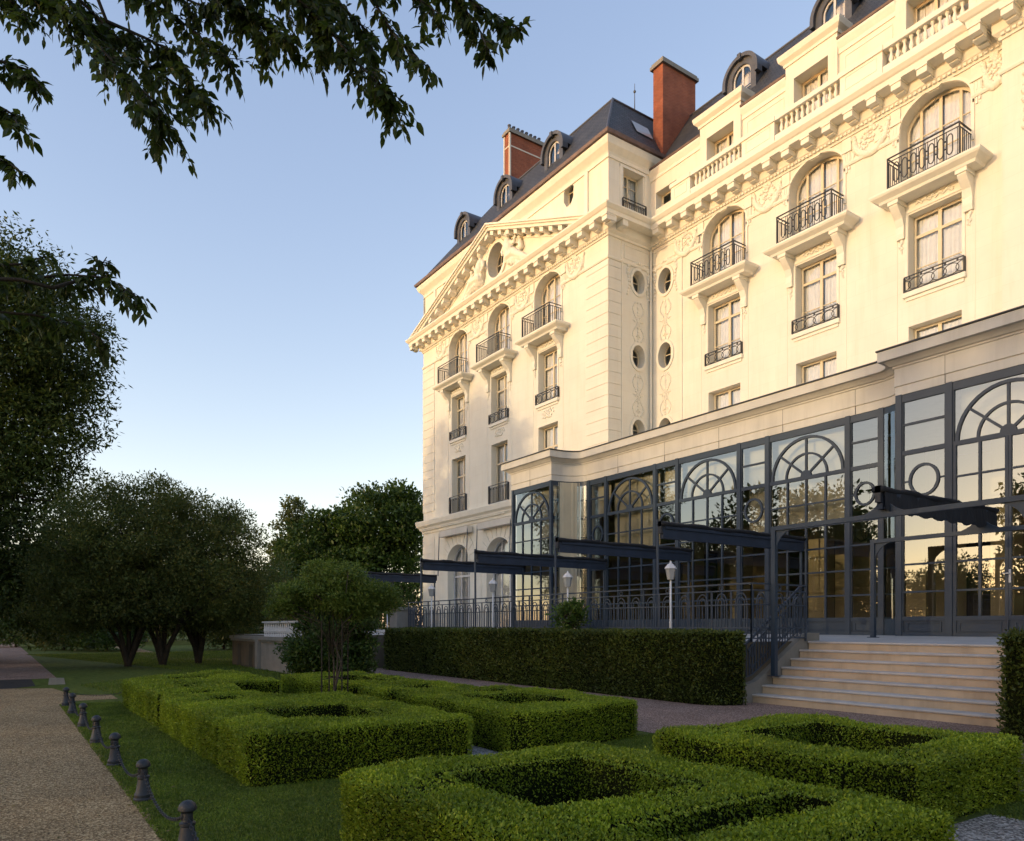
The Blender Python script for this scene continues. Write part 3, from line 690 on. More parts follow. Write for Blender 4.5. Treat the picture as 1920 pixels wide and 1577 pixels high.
# reclining stone figures
def figure(sx):
    mb=MB(); F=Fs
    def B(u,v,n,r,rot=None,k=10,l=8): mb.ball(F.P(cu+sx*u,v,n),r,k,l,rot)
    def limb(pts,rad):
        mb.tube([F.P(cu+sx*u,v,n) for u,v,n in pts],rad,8)
        for (u,v,n),r_ in zip(pts,rad): B(u,v,n,r_*1.02,k=8,l=6)
    limb([(1.62,21.75,.2),(1.5,22.1,.22),(1.42,22.45,.24)],[.34,.36,.27])       # trunk
    limb([(1.42,22.5,.24),(1.4,22.75,.26)],[.14,.1])                                # neck
    B(1.4,22.93,.3,(.17,.19,.2)); B(1.4,23.0,.22,(.2,.17,.19)); B(1.37,22.9,.48,(.03,.05,.04),k=6,l=5)
    limb([(1.15,22.45,.26),(.98,22.15,.34),(1.12,21.9,.42)],[.13,.1,.075]); limb([(1.68,22.42,.2),(2.0,22.3,.24),(2.15,22.5,.28),(2.12,22.72,.28)],[.14,.11,.09,.08])
    limb([(1.55,21.65,.3),(2.2,21.62,.4),(2.75,21.25,.36),(3.3,20.95,.34)],[.3,.25,.19,.1]); limb([(1.6,21.5,.18),(2.3,21.35,.26),(3.0,21.05,.26),(3.5,20.9,.28)],[.3,.26,.2,.1])
    for i in range(60):                                   # drapery folds
        t=random.random(); u=1.3+1.7*t; v=21.75-.7*t+random.uniform(-.28,.12)
        B(u,v,.25+random.uniform(0,.15),(.05+.05*random.random(),.11,.2),Matrix.Rotation(random.uniform(-.8,.8),3,'Y'),7,5)
    # putto beside the figure
    limb([(2.55,21.85,.16),(2.5,22.1,.18)],[.17,.15]); B(2.48,22.36,.2,.13); limb([(2.4,22.1,.2),(2.2,22.2,.24)],[.06,.05])
    limb([(4.2,20.85,.14),(4.7,20.75,.12)],[.16,.1])
    for i in range(22): t=i/21; B(.95+1.2*t*.2+.15*math.sin(i),23.0-.02*i+.1*math.cos(i*1.7),.1,.09,k=6,l=5)
    o=mb.build('carved_figure','ornament',hotel,smooth=True)
    md=o.modifiers.new('r','REMESH'); md.mode='VOXEL'; md.voxel_size=.032; md.use_smooth_shade=True
    return o
figure(-1); figure(1)
mb=MB(); relief_blobs(mb,front(YR-.04),[(cu+1.2*math.cos(a),ZC+1.25*math.sin(a),.1) for a in [PI*i/30 for i in range(31)]]+[(cu+s_*random.uniform(3.6,5.6),20.75+random.random()*.3,.12) for s_ in (-1,1) for i in range(14)]+[(cu+random.uniform(-.4,.4),23.25+random.random()*.2,.09) for i in range(14)])
mb.build('pediment_garland','ornament',hotel,smooth=True)
# roofs -------------------------------------------------------------------------------
def mans(name,x0,x1,y0,y1,z0,ix,iy,z1,hip):
    il=hip or ix
    mb=MB()
    b=[(x0,y0,z0),(x1,y0,z0),(x1,y1,z0),(x0,y1,z0)]; t=[(x0+il,y0+iy,z1),(x1-ix,y0+iy,z1),(x1-ix,y1,z1),(x0+il,y1,z1)]
    mb.add(b+t,[(0,1,5,4),(1,2,6,5),(3,0,4,7),(4,5,6,7)]); return mb.build(name,'slate',hotel,recalc=False)
mans('pavilion_roof',XL-.3,XR+.25,YR-.3,38,24.22,1.55,1.75,27.2,8.3)
mans('main_roof',XR-1,6,YM+.12,38,23.5,0.001,2.4,27.0,0)
mb=MB()
for pts in ([(XL+8.0,YR+1.43,27.2),(XR-1.28,YR+1.43,27.2),(XR-1.28,37,27.2)],[(XR-1.2,YM+2.52,27.0),(5,YM+2.52,27.0)],[(XR+.24,YR-.31,24.24),(XR-1.28,YR+1.43,27.2)]): mb.tube(pts,.06,6)
mb.build('roof_ridge','zinc',hotel)
def dormer(F,c,v0,v1,depth):
    hw=.62; mb=MB(); r=hw+.1
    o=arch(c-hw-.16,c+hw+.16,v0,v1-r-.08,r+.06,16); i_=arch(c-hw+.12,c+hw-.12,v0+.02,v1-r-.08,r-.22,16)
    mb.fring(F,o,i_,-.18,.0)
    mb.farc(F,c,v1-r-.08,hw+.25,r+.12,.16,-min(depth,1.5),.14,0,PI,16)
    for s_ in (-1,1): mb.fbox(F,c+s_*(hw+.25)-.08,c+s_*(hw+.25)+.08,v1-r-.35,v1-r-.08,-.2,.14)
    k=len(o); mb.add([F.P(u,v,-.18) for u,v in o]+[F.P(u,v,-depth) for u,v in o],[(j,(j+1)%k,k+(j+1)%k,k+j) for j in range(k)])
    mb.fbox(F,c-.09,c+.09,v1-.12,v1+.14,-.1,.2)
    d=mb.build('dormer','zinc',hotel); smooth_angle(d,40)
    mb=MB(); L=inset(i_,.0); ff=inset(i_,.08); mb.fring(F,L,ff,-.16,-.1); mb.fbox(F,c-.05,c+.05,v0+.1,v1-.38,-.15,-.11)
    mb.fbox(F,c-hw+.15,c+hw-.15,v1-1.35,v1-1.32,-.15,-.12); mb.build('dormer_frame','white',d)
    mb=MB(); mb.add([F.P(u,v,-.14) for u,v in L],[tuple(range(len(L)))]); mb.build('dormer_pane','glass_hotel',d,recalc=False)
    mb=MB(); mb.add([F.P(u,v,-.5) for u,v in L],[tuple(range(len(L)))]); mb.build('dormer_curtain','curtain',d,recalc=False)
for c in BR: dormer(front(23.6),c,23.95,26.8,2.2)
for c in BM: dormer(front(27.15),c,24.0,26.65,2.6)
def chimney(x0,x1,y0,y1,z0,z1,quoin,pots):
    mb=MB(); mb.box(x0,x1,y0,y1,z0,z1); ch=mb.build('chimney','brick',hotel)
    mb=MB(); mb.box(x0-.12,x1+.12,y0-.12,y1+.12,z1+.001,z1+.16); mb.box(x0-.06,x1+.06,y0-.06,y1+.06,z1+.16,z1+.28); mb.build('chimney_cap','stone_shadow',ch)
    if quoin:
        mb=MB()
        for (x,y) in ((x0,y0),(x1,y0),(x1,y1)): mb.box(x-.05,x+.05,y-.05,y+.05,z0,z1-.002)
        for k in range(4): z=z1-.75-k*1.35; 
        mb.box(x0-.02,x1+.02,y0-.02,y1+.02,z1-.8,z1-.72); mb.build('chimney_quoin','stone_pale',ch)
    mb=MB(); n=pots
    for i in range(n): y=y0+.15+(y1-y0-.3)*i/max(1,n-1); mb.lathe([(.1,0),(.09,.3),(.11,.31),(.11,.36)],((x0+x1)/2,y,z1+.28),10)
    if n: mb.build('chimney_pots','zinc',ch)
chimney(-26.6,-25.95,26.6,28.9,24.2,28.85,False,0)
chimney(-37.4,-36.85,25.0,27.5,24.3,30.8,True,8)
mb=MB(); p=at(1190,215,37.5); mb.tube([p,(p.x,p.y,p.z+1.55)],[.03,.012],6); mb.ball((p.x,p.y,p.z+1.15),.07,8,6); mb.build('lightning_rod','zinc',hotel)
mb=MB()   # skylight on the pavilion's side slope: slope runs from (XR+.25,24.22) to (XR-1.3,27.2)
def sl(y,t,o): return (XR+.25-1.55*t+.05*o,y,24.22+2.98*t+.026*o)
mb.add([sl(25.3,.35,1),sl(26.4,.35,1),sl(26.4,.6,1),sl(25.3,.6,1)],[(0,1,2,3)]); mb.build('skylight','lampglass',hotel,recalc=False)
mb=MB(); mb.tube([(XR+.12,YM-.12,9),(XR+.12,YM-.12,19.5)],.055,8); mb.build('downpipe','stucco',hotel)
# folded canvas box awnings and poles on the ground floor
mb=MB()
for c in BR[1:]:
    mb.fbox(Fs,c-1.75,c+1.75,7.05,7.42,.06,.42)
mb.build('awning_box','stone_pale',hotel)
mb=MB()
for c in BR[1:]:
    for s_ in (-1.72,1.72): mb.tube([Fs.P(c+s_,7.3,.4),Fs.P(c+s_+.1,4.6,.55)],.03,6)
mb.build('awning_crank','iron_blue',hotel)

# ================================================================== TERRACE AND CONSERVATORY
TZ=1.155; TZ2=1.238
mb=MB()
poly=[(-30,7.4),(-24.4,7.4),(-24.4,11.62),(-9.35,11.62),(-9.35,13.62),(-4.5,13.62),(-4.5,11.62),(6,11.62),(6,26),(-30,26)]
def tz(y): return TZ+max(0,(y-13.6))/(17-13.6)*(TZ2-TZ) if y<17 else TZ2
vs=[(x,y,tz(y)) for x,y in poly]; 
rows=[((-30,7.4),(-24.4,7.4),(-24.4,11.62),(-30,11.62)),((-30,11.62),(-9.35,11.62),(-9.35,13.62),(-30,13.62)),((-4.5,11.62),(6,11.62),(6,13.62),(-4.5,13.62)),((-30,13.62),(6,13.62),(6,17),(-30,17)),((-45,17),(6,17),(6,26),(-45,26)),((-45,12.5),(-30,12.5),(-30,17),(-45,17))]
for r_ in rows: mb.add([(x,y,tz(y)) for x,y in r_],[(0,1,2,3)])
mb.cur=1
for a,b in zip(poly,poly[1:]):
    if a[1]<15 and b[1]<15 and not(abs(a[1]-13.62)<.01 and abs(b[1]-13.62)<.01): mb.add([(a[0],a[1],-.1),(b[0],b[1],-.1),(b[0],b[1],tz(b[1])-.001),(a[0],a[1],tz(a[1])-.001)],[(0,1,2,3)])
tag(mb.build('terrace',['terrace','wall_old'],recalc=False),kind='structure')

cons=thing('conservatory',(-15,18,TZ2),'long glass conservatory with blue grey frames, fan arches and pale stone coping','conservatory')
YP,YC,YL=17.0,17.63,16.48
xl0,xl1=-24.15,-21.6; xc0,xc1=-20.92,-9.92; xp0,xp1=-9.24,-4.62; xe=-3.9
def quarter(a,b,first,k=16):   # first: 'y' heads along y first, then x
    P=[]
    for i in range(k+1):
        t=i/k*PI/2
        if first=='y': P.append((a[0]+(b[0]-a[0])*(1-math.cos(t)),a[1]+(b[1]-a[1])*math.sin(t)))
        else: P.append((a[0]+(b[0]-a[0])*math.sin(t),a[1]+(b[1]-a[1])*(1-math.cos(t))))
    return P
curve1=quarter((xl1,YL),(xc0,YC),'y'); curve2=quarter((xc1,YC),(xp0,YP),'x'); curve3=quarter((xp1,YP),(xe,YC),'y')
CP=[(xl0,YR-.02),(xl0,YL)]+curve1+curve2+curve3+[(6,YC)]
mb=MB()
mb.sweep(CP,[(-.25,6.74),(.015,6.74),(.015,6.925),(.0,6.93),(.0,6.95),(.03,6.955),(.03,7.36),(.06,7.37),(.06,7.41),(.1,7.42),(.14,7.46),(.22,7.52),(.3,7.53),(.3,7.76),(-.25,7.78)])
mb.build('stone_fascia','stone_pale',cons)
mb=MB(); mb.sweep(CP,[(-.05,7.781),(.33,7.77),(.33,7.80),(-.05,7.83)]); mb.build('coping_flashing','iron_black',cons)
mb=MB()
for x in (-19.3,-17.1,-14.9,-12.7,-10.6): mb.fbox(front(YC),x-.004,x+.004,6.745,7.36,.025,.033)
for x in (-22.9,): mb.fbox(front(YL),x-.004,x+.004,6.745,7.36,.025,.033)
for x in (-8.15,-5.7): mb.fbox(front(YP),x-.004,x+.004,6.745,7.36,.025,.033)
mb.build('fascia_joint','interior_dark',cons)
# roof and interior
mb=MB(); 
for z_ in (7.6,6.95): mb.add([(xl0+.1,YC+.2,z_),(6,YC+.2,z_),(6,YM,z_),(xl0+.1,YM,z_)],[(0,1,2,3)]); mb.add([(xl0+.1,YL+.2,z_),(xl1-.15,YL+.2,z_),(xl1-.15,YC+.2,z_),(xl0+.1,YC+.2,z_)],[(0,1,2,3)]); mb.add([(xp0+.15,YP+.2,z_),(xp1-.15,YP+.2,z_),(xp1-.15,YC+.2,z_),(xp0+.15,YC+.2,z_)],[(0,1,2,3)])
mb.build("roof",'stone_pale',cons,recalc=False)
mb=MB(); mb.box(-26,6,25.5,25.55,1.24,6.95); mb.box(-24.1,-24.0,YL+.2,25.5,1.24,6.95); mb.box(5.9,6,YP+.2,25.5,1.24,6.95)
for x in (-21.2,-18.8,-15.4,-12.0,-9.6,-4.2): mb.box(x-.3,x+.3,23.2,23.8,1.24,6.94)
mb.build('inner_wall','interior',cons)
mb=MB(); 
for x in (-22.6,-17.1,-13.7,-10.6,-6.9): mb.box(x-.95,x+.95,25.42,25.49,1.25,4.6)
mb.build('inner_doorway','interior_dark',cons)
mb=MB(); mb.box(-24,6,YP+.75,25.5,1.2385,1.245); mb.build('floor','floor_wood',cons)
# glazing ---------------------------------------------------------------------------------
BARS=[2.235,2.86,3.48,4.08,4.69]
FT=.055
def post(mb,F,u,w=.12,v0=1.2,v1=6.75,n0=-.1,n1=.02): mb.fbox(F,u-w/2,u+w/2,v0,v1,n0,n1)
def glaze(F,u0,u1,kind,blind=None,door=False):
    mb=MB()
    mb.fbox(F,u0,u1,6.56,6.742,-.09,.0); mb.fbox(F,u0,u1,5.35,5.45,-.08,-.002)
    mb.fbox(F,u0,u1,1.22,1.66,-.07,-.03); mb.fbox(F,u0,u1,1.58,1.68,-.08,-.004); mb.fbox(F,u0,u1,1.215,1.32,-.08,-.004)
    w=u1-u0; c=(u0+u1)/2
    if kind=='arch':
        r=w/2-.05; rv=1.06
        mb.farc(F,c,5.45,r-.035,rv-.03,.07,-.075,-.005); mb.farc(F,c,5.45,r*.56,rv*.56,.055,-.07,-.01)
        for a in (PI*.22,PI*.5,PI*.78): mb.fbar(F,(c+.1*math.cos(a),5.45+.1*math.sin(a)),(c+(r-.05)*math.cos(a),5.45+(rv-.04)*math.sin(a)),.055,-.068,-.012)
        mb.farc(F,c,5.45,.08,.08,.15,-.07,-.004,0,PI,8)
        for i in (1,2,3): mb.fbox(F,u0+w*i/4-(.06 if (door and i==2) else .025),u0+w*i/4+(.06 if (door and i==2) else .025),1.66,5.36,-.07,-.0065)
        for v in BARS: mb.fbox(F,u0,u1,v-.022,v+.022,-.065,-.015)
        if door:
            mb.fbox(F,c-.008,c+.008,1.25,5.35,-.06,.004); mb.fbox(F,u0,u0+.07,1.25,5.36,-.075,-.005); mb.fbox(F,u1-.07,u1,1.25,5.36,-.075,-.005)
            for s_ in (-1,1):
                q=rect(c+s_*w/4-w/4+.12,c+s_*w/4+w/4-.12,1.34,1.56); mb.fring(F,q,inset(q,.03),-.03,-.012)
    else:
        mb.fbox(F,u0,u1,6.02,6.07,-.07,-.01)
        r=min(.34,w/2-.1); a=ell(c,4.74,r,r+.03); mb.fring(F,a,ell(c,4.74,r-.06,r-.03),-.07,-.008)
        for s_ in (-1,1):
            mb.fbox(F,*sorted((c+s_*r,c+s_*w/2)),4.72,4.76,-.06,-.02)
        for v in (4.08,3.48,2.86,2.235): mb.fbox(F,u0,u1,v-.022,v+.022,-.065,-.015)
        q=rect(u0+.1,u1-.1,1.34,1.56)
        if w>.5: mb.fring(F,q,inset(q,.03),-.03,-.012)
    mb.fbox(F,u0,u0+.03,1.225,6.735,-.084,-.007); mb.fbox(F,u1-.03,u1,1.225,6.735,-.084,-.007)
    g=mb.build('glazed_bay','frame_blue',cons)
    p=MB(); p.add([F.P(u0,1.64,-.04),F.P(u1,1.64,-.04),F.P(u1,6.58,-.04),F.P(u0,6.58,-.04)],[(0,1,2,3)]); p.build('pane','glass',g,recalc=False)
    if blind:
        b=MB(); k=9; v0=blind
        for i in range(k):  # gently swagged cloth
            va=v0+(6.7-v0)*i/k; vb=v0+(6.7-v0)*(i+1)/k
            b.add([F.P(u0+.02,va,-.34-.015*(i%2)),F.P(u1-.02,va,-.34-.015*(i%2)),F.P(u1-.02,vb,-.34-.015*((i+1)%2)),F.P(u0+.02,vb,-.34-.015*((i+1)%2))],[(0,1,2,3)])
        b.build('blind','blind',g,recalc=False)
    if door:
        h=MB(); h.fbox(F,c+.02,c+.06,2.35,2.62,.0,.014); h.tube([F.P(c+.04,2.54,.014),F.P(c+.04,2.54,.06),F.P(c-.08,2.54,.06)],.012,6); h.build('door_handle','white',g)
    return g
posts=MB(); F=front(YL)
for u in (xl0+.06,xl1-.06): post(posts,F,u,.12)
glaze(F,xl0+.12,xl1-.12,'arch',4.7)
Fc=front(YC); A=[-18.77,-15.39,-12.02]; hw=1.2
us=[xc0]
for u in (xc0+.03,A[0]-hw,A[0]+hw,A[1]-hw,A[1]+hw,A[2]-hw,A[2]+hw,xc1-.03): post(posts,Fc,u,.13)
bl=[4.0,5.4,4.1]
for c,b in zip(A,bl): glaze(Fc,c-hw+.065,c+hw-.065,'arch',b,False)
glaze(Fc,xc0+.095,A[0]-hw-.065,'side',5.4); glaze(Fc,A[0]+hw+.065,A[1]-hw-.065,'side',5.4); glaze(Fc,A[1]+hw+.065,A[2]-hw-.065,'side',4.0); glaze(Fc,A[2]+hw+.065,xc1-.095,'side',None)
Fp=front(YP)
for u in (xp0+.06,xp0+1.16,xp1-1.16,xp1-.06): post(posts,Fp,u,.14)
glaze(Fp,xp0+.13,xp0+1.09,'side',None); glaze(Fp,xp0+1.23,xp1-1.23,'arch',5.45,True); glaze(Fp,xp1-1.09,xp1-.13,'side',None)
Fq=front(YC)
for u in (xe+.03,xe+1.2,xe+3.5,xe+4.6): post(posts,Fq,u,.13)
glaze(Fq,xe+.1,xe+1.13,'side'); glaze(Fq,xe+1.27,xe+3.43,'arch'); 
posts.build('glazing_post','frame_blue',cons)
for cv in (curve1,curve2,curve3):
    mb=MB(); n=len(cv)
    for z0,z1,o in ((6.56,6.742,0),(6.02,6.07,-.01),(5.35,5.45,0),(4.68,4.71,-.01),(4.06,4.1,-.01),(3.46,3.5,-.01),(2.84,2.88,-.01),(2.21,2.25,-.01),(1.215,1.68,0)):
        mb.sweep(cv,[(-.08,z0),(o-.005,z0),(o-.005,z1),(-.08,z1)])
    for (x,y) in (cv[0],cv[-1]): mb.box(x-.02,x+.02,y-.0,y+.05,1.22,6.735)
    g=mb.build('curved_bay','frame_blue',cons); smooth_angle(g,30)
    p=MB(); p.add([(x,y,z) for x,y in cv for z in (1.64,6.58)],[(2*i,2*i+2,2*i+3,2*i+1) for i in range(n-1)]); o=p.build('curved_pane','glass',g,recalc=False); o.data.polygons.foreach_set('use_smooth',[True]*(n-1))
    if cv is curve1:
        b=MB(); kk=40; vv=[]
        for i in range(kk+1):
            t=i/kk; x=cv[0][0]+(cv[-1][0]-cv[0][0])*t+.02-.1*math.sin(t*PI); y=cv[0][1]+.3+(cv[-1][1]-cv[0][1])*t+.05*math.sin(i*1.7)
            vv+=[(x,y,1.3),(x,y,6.7)]
        b.add(vv,[(2*i,2*i+2,2*i+3,2*i+1) for i in range(kk)]); b.build('curtain','blind',g,recalc=False)
# dining room furniture seen through the doors
def table(x,y,lab):
    t=thing('dining_table',(x,y,1.245),lab,'table','dining tables inside the conservatory'); mb=MB()
    prof=[(.62,0.12),(.6,.4),(.56,.72),(.55,.745),(.01,.75)]; mb.lathe([(r,z+1.245) for r,z in prof],(x,y,0),20); mb.build('tablecloth','cloth_white',t,smooth=True)
    mb=MB(); mb.lathe([(.3,0),(.05,.06),(.05,.7)],(x,y,1.245),12); mb.build('pedestal','wood_dark',t)
    mb=MB()
    for q in range(4): a=q*PI/2+.4; mb.lathe([(.03,0),(.006,.01),(.006,.08),(.035,.1),(.03,.17)],(x+.3*math.cos(a),y+.3*math.sin(a),1.995),8)
    mb.build('wine_glasses','lampglass',t)
def chair(x,y,rz,lab):
    t=thing('dining_chair',(x,y,1.245),lab,'chair','dining chairs inside the conservatory')
    c,s_=math.cos(rz),math.sin(rz)
    F=Fr((x,y,1.245),(c,s_,0),(s_,-c,0))
    mb=MB(); mb.fbox(F,-.25,.25,.38,.48,-.25,.25); mb.build('seat','chair_fabric',t)
    mb=MB(); mb.fpoly(F,[(-.23,.48),(.23,.48),(.26,.85),(.2,.98),(0,1.02),(-.2,.98),(-.26,.85)],-.27,-.2); mb.build('backrest','chair_fabric',t)
    for a in (-.21,.21):
        for b in (-.21,.21):
            mb=MB(); mb.fbox(F,a-.02,a+.02,0,.38,b-.02,b+.02); mb.build('leg','wood_dark',t)
table(-6.7,20.4,'round table under a white cloth just behind the glass doors'); table(-4.9,20.9,'round table with white cloth beside the right edge of the doorway')
chair(-7.75,20.2,-1.4,'brown upholstered chair left of the white table'); chair(-6.9,21.45,2.9,'brown upholstered chair behind the white table'); chair(-5.75,20.5,1.5,'brown upholstered chair between the two white tables')
chd=thing('chandelier',(-12.2,21,4.2),'brass chandelier hanging inside behind the glazing','chandelier'); mb=MB()
mb.tube([(-12.2,21,6.9),(-12.2,21,4.2)],.015,6); mb.lathe([(.02,3.9),(.08,4.0),(.04,4.2),(.06,4.4),(.02,4.6)],(-12.2,21,0),10); mb.build('stem','wood_dark',chd)
mb=MB()
for i in range(8):
    a=i*PI/4; mb.tube([(-12.2+r_*math.cos(a),21+r_*math.sin(a),z) for r_,z in ((.04,4.05),(.25,3.95),(.42,4.1),(.45,4.25))],.014,5); mb.lathe([(.03,0),(.012,.02),(.012,.14)],(-12.2+.45*math.cos(a),21+.45*math.sin(a),4.25),6)
mb.build('arms','wood_dark',chd)

# ================================================================== STEPS
X0,X1=-9.2,-4.62; RI,TR=.165,.289; Y7=13.57
st=thing('stone_steps',(-6.9,12.5,0),'wide flight of worn pale stone steps rising to the terrace','steps')
for k in range(1,8):
    y0=Y7-(7-k)*TR; z=k*RI; ex=[.22,.06,0,0,0,0,0][k-1]
    mb=MB(); mb.box(X0-ex,X1+ex,y0+.03,y0+TR+.06,z-RI-.005,z-.045); mb.build('riser','step',st)
    mb=MB(); xs=[X0-ex-.004,X0+1.45,X0+3.1,X1+ex]
    for a,b in zip(xs,xs[1:]):
        mb.sweep([(a+.003,y0+.03),(b-.003,y0+.03)],[(-.3,z-.045),(.0,z-.045),(.022,z-.04),(.03,z-.022),(.022,z-.004),(.0,z),(-.3,z+.001*(k%2))])
    mb.build('tread','tread',st)
for X,s_ in ((X0,-1),(X1,1)):   # cheek walls
    mb=MB(); F=Fr((X,0,0),(0,1,0),(s_,0,0))
    prof=[(11.55,.0),(14.0,.0),(14.0,1.32),(13.62,1.32),(13.45,1.26),(12.4,.64),(12.0,.42),(11.75,.36),(11.55,.36)]
    pts=[(u,v) for u,v in prof]
    vs=[F.P(u,v,.02) for u,v in pts]+[F.P(u,v,.30) for u,v in pts]; k=len(pts)
    mb.add(vs,[tuple(range(k)),tuple(range(2*k-1,k-1,-1))]+[(i,(i+1)%k,k+(i+1)%k,k+i) for i in range(k)])
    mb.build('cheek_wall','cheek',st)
# ------------------------------------------------------------------ railings
def railing(name,p,q,z0,ztop,lab,unit=.49,cat='railing',npost=3):
    t=thing(name,(p[0],p[1],z0),lab,cat)
    d=Vector((q[0]-p[0],q[1]-p[1],0)); L=d.length; d.normalize(); F=Fr((p[0],p[1],0),d,(d.y,-d.x,0))
    mb=MB(); mb.fbox(F,0,L,ztop-.03,ztop,-.028,.028); mb.fbox(F,0,L,ztop-.155,ztop-.13,-.012,.012); mb.fbox(F,0,L,ztop-.43,ztop-.405,-.012,.012); mb.fbox(F,0,L,z0+.26,z0+.285,-.012,.012); mb.fbox(F,0,L,z0+.06,z0+.085,-.012,.012)
    mb.build('rails','iron_blue',t)
    n=max(1,round(L/unit)); w=L/n; mb=MB()
    for i in range(n):
        c=w*(i+.5)
        for r_ in (.14,.085): mb.farc(F,c,ztop-.405+.0,r_,r_*1.5,.018,-.009,.009,0,PI,9)
        for u in (-.14,-.085,.085,.14,-.23,.23,0.0): mb.fbox(F,c+u-.009,c+u+.009,z0+.28,ztop-.405-(.0 if u else .02) if abs(u)<.2 else ztop-.15,-.009,.009)
        for u in (-.14,.14): mb.farc(F,c+u*.45,z0+.26,.08,.18,.016,-.008,.008,PI,2*PI,7)
        if i%3==1: mb.farc(F,c,ztop-.085,.045,.045,.016,-.008,.008,0,2*PI,10)
    mb.build('balusters','iron_blue',t)
    for i in range(0,n+1,npost):
        mb=MB(); mb.fbox(F,w*i-.016,w*i+.016,z0,ztop-.03,-.016,.016); mb.build('rail_post','iron_blue',t)
    return t
RT=2.295
railing('terrace_railing',(-23.7,11.8),(-9.2,11.8),TZ,RT,'blue grey iron railing along the terrace edge above the tall hedge')
railing('terrace_railing',(-9.2,11.8),(-9.2,13.5),TZ,RT,'short iron railing turning back beside the top of the steps')
railing('terrace_railing',(-4.55,11.8),(5,11.8),TZ,RT,'iron railing on the terrace to the right of the steps')
def stair_rail(X,lab):
    t=thing('stair_handrail',(X,12.4,.4),lab,'handrail')
    pts=[(11.42,1.06),(11.6,1.06),(11.85,1.16),(12.4,1.53),(13.0,1.93),(13.5,2.27)]
    low=[(11.7,.47),(11.95,.52),(12.4,.78),(13.0,1.13),(13.5,1.42)]
    mb=MB(); mb.tube([(X,y,z) for y,z in pts],.03,8); mb.build('handrail','iron_blue',t,smooth=True)
    mb=MB(); mb.tube([(X,y,z) for y,z in low],.015,4)
    def interp(P,y):
        for a,b in zip(P,P[1:]):
            if a[0]<=y<=b[0]: return a[1]+(b[1]-a[1])*(y-a[0])/(b[0]-a[0])
        return P[-1][1]
    mb.tube([(X,y,z-.15) for y,z in pts[2:]],.013,4); mb.tube([(X,y,z+.16) for y,z in low[1:]],.011,4); mb.build('rails','iron_blue',t)
    mb=MB(); F=Fr((X,0,0),(0,1,0),(1,0,0)); y=11.8;i=0
    while y<13.5:
        a=interp(low,y); b=interp(pts,y)
        mb.fbox(F,y-.009,y+.009,a,b-(.16 if i%4 else .02),-.009,.009)
        if i%4==2: mb.farc(F,y,(a+b)/2+.1,.06,.12,.018,-.008,.008,0,2*PI,12); mb.farc(F,y,a+.2,.05,.08,.018,-.008,.008,PI,2*PI,8)
        if i%4==1: mb.ball((X,y,b-.2),.028,6,5)
        y+=.085;i+=1
    mb.fbox(F,11.68,11.715,.36,1.07,-.018,.018); mb.fbox(F,13.48,13.52,1.3,2.28,-.02,.02); mb.build('balusters','iron_blue',t)
    mb=MB(); mb.lathe([(.06,.36),(.06,.5),(.035,.56),(.03,.7),(.045,.72),(.03,.75),(.025,1.0),(.045,1.03),(.03,1.06),(.03,1.1),(.055,1.16),(.03,1.22),(.001,1.23)],(X-.2,11.46,0),10); mb.build('newel','iron_blue',t,smooth=True)
stair_rail(-9.32,'sloping iron handrail with scrolls on the left cheek of the steps'); stair_rail(-4.45,'sloping iron handrail on the right cheek of the steps')
# ------------------------------------------------------------------ portal frames across the steps
def portal(Y,zb,zt,lab):
    t=thing('portal_frame',(-6.9,Y,zb),lab,'metal frame','metal portal frames over the steps')
    F=front(Y); a,b=-9.1,-4.74
    for u in (a,b):
        mb=MB(); mb.fbox(F,u-.045,u+.045,zb,zt-.08,-.045,.045); mb.fbox(F,u-.09,u+.09,zb,zb+.012,-.09,.09); mb.build('post','frame_blue',t)
    mb=MB(); mb.fbox(F,a-.045,b+.045,zt-.08,zt,-.047,.047); mb.build('beam','frame_blue',t)
    mb=MB()
    for u,s_ in ((a+.045,1),(b-.045,-1)):
        pts=[(u,zt-.08),(u,zt-.5)]+[(u+s_*.42*(1-math.cos(PI/2*i/8)),zt-.5+.42*math.sin(PI/2*i/8)) for i in range(1,9)]
        if s_<0: pts=pts[::-1]
        mb=MB(); mb.fpoly(F,pts,-.012,.012); mb.build('bracket','frame_blue',t)
    mb=MB(); c=-6.92; k=9
    L=[(c+s_*(.05+.3*(1-i/k)**3),zt+.34*i/k) for s_ in (1,) for i in range(k+1)]; Rr=[(2*c-u,v) for u,v in L[::-1]]
    mb.fpoly(F,L+Rr,-.03,.03); mb.build('awning_support','frame_blue',t)
portal(12.35,.495,3.38,'blue grey metal portal frame standing on the lower steps')
portal(15.8,1.21,3.35,'blue grey metal portal frame at the back of the terrace before the doors')
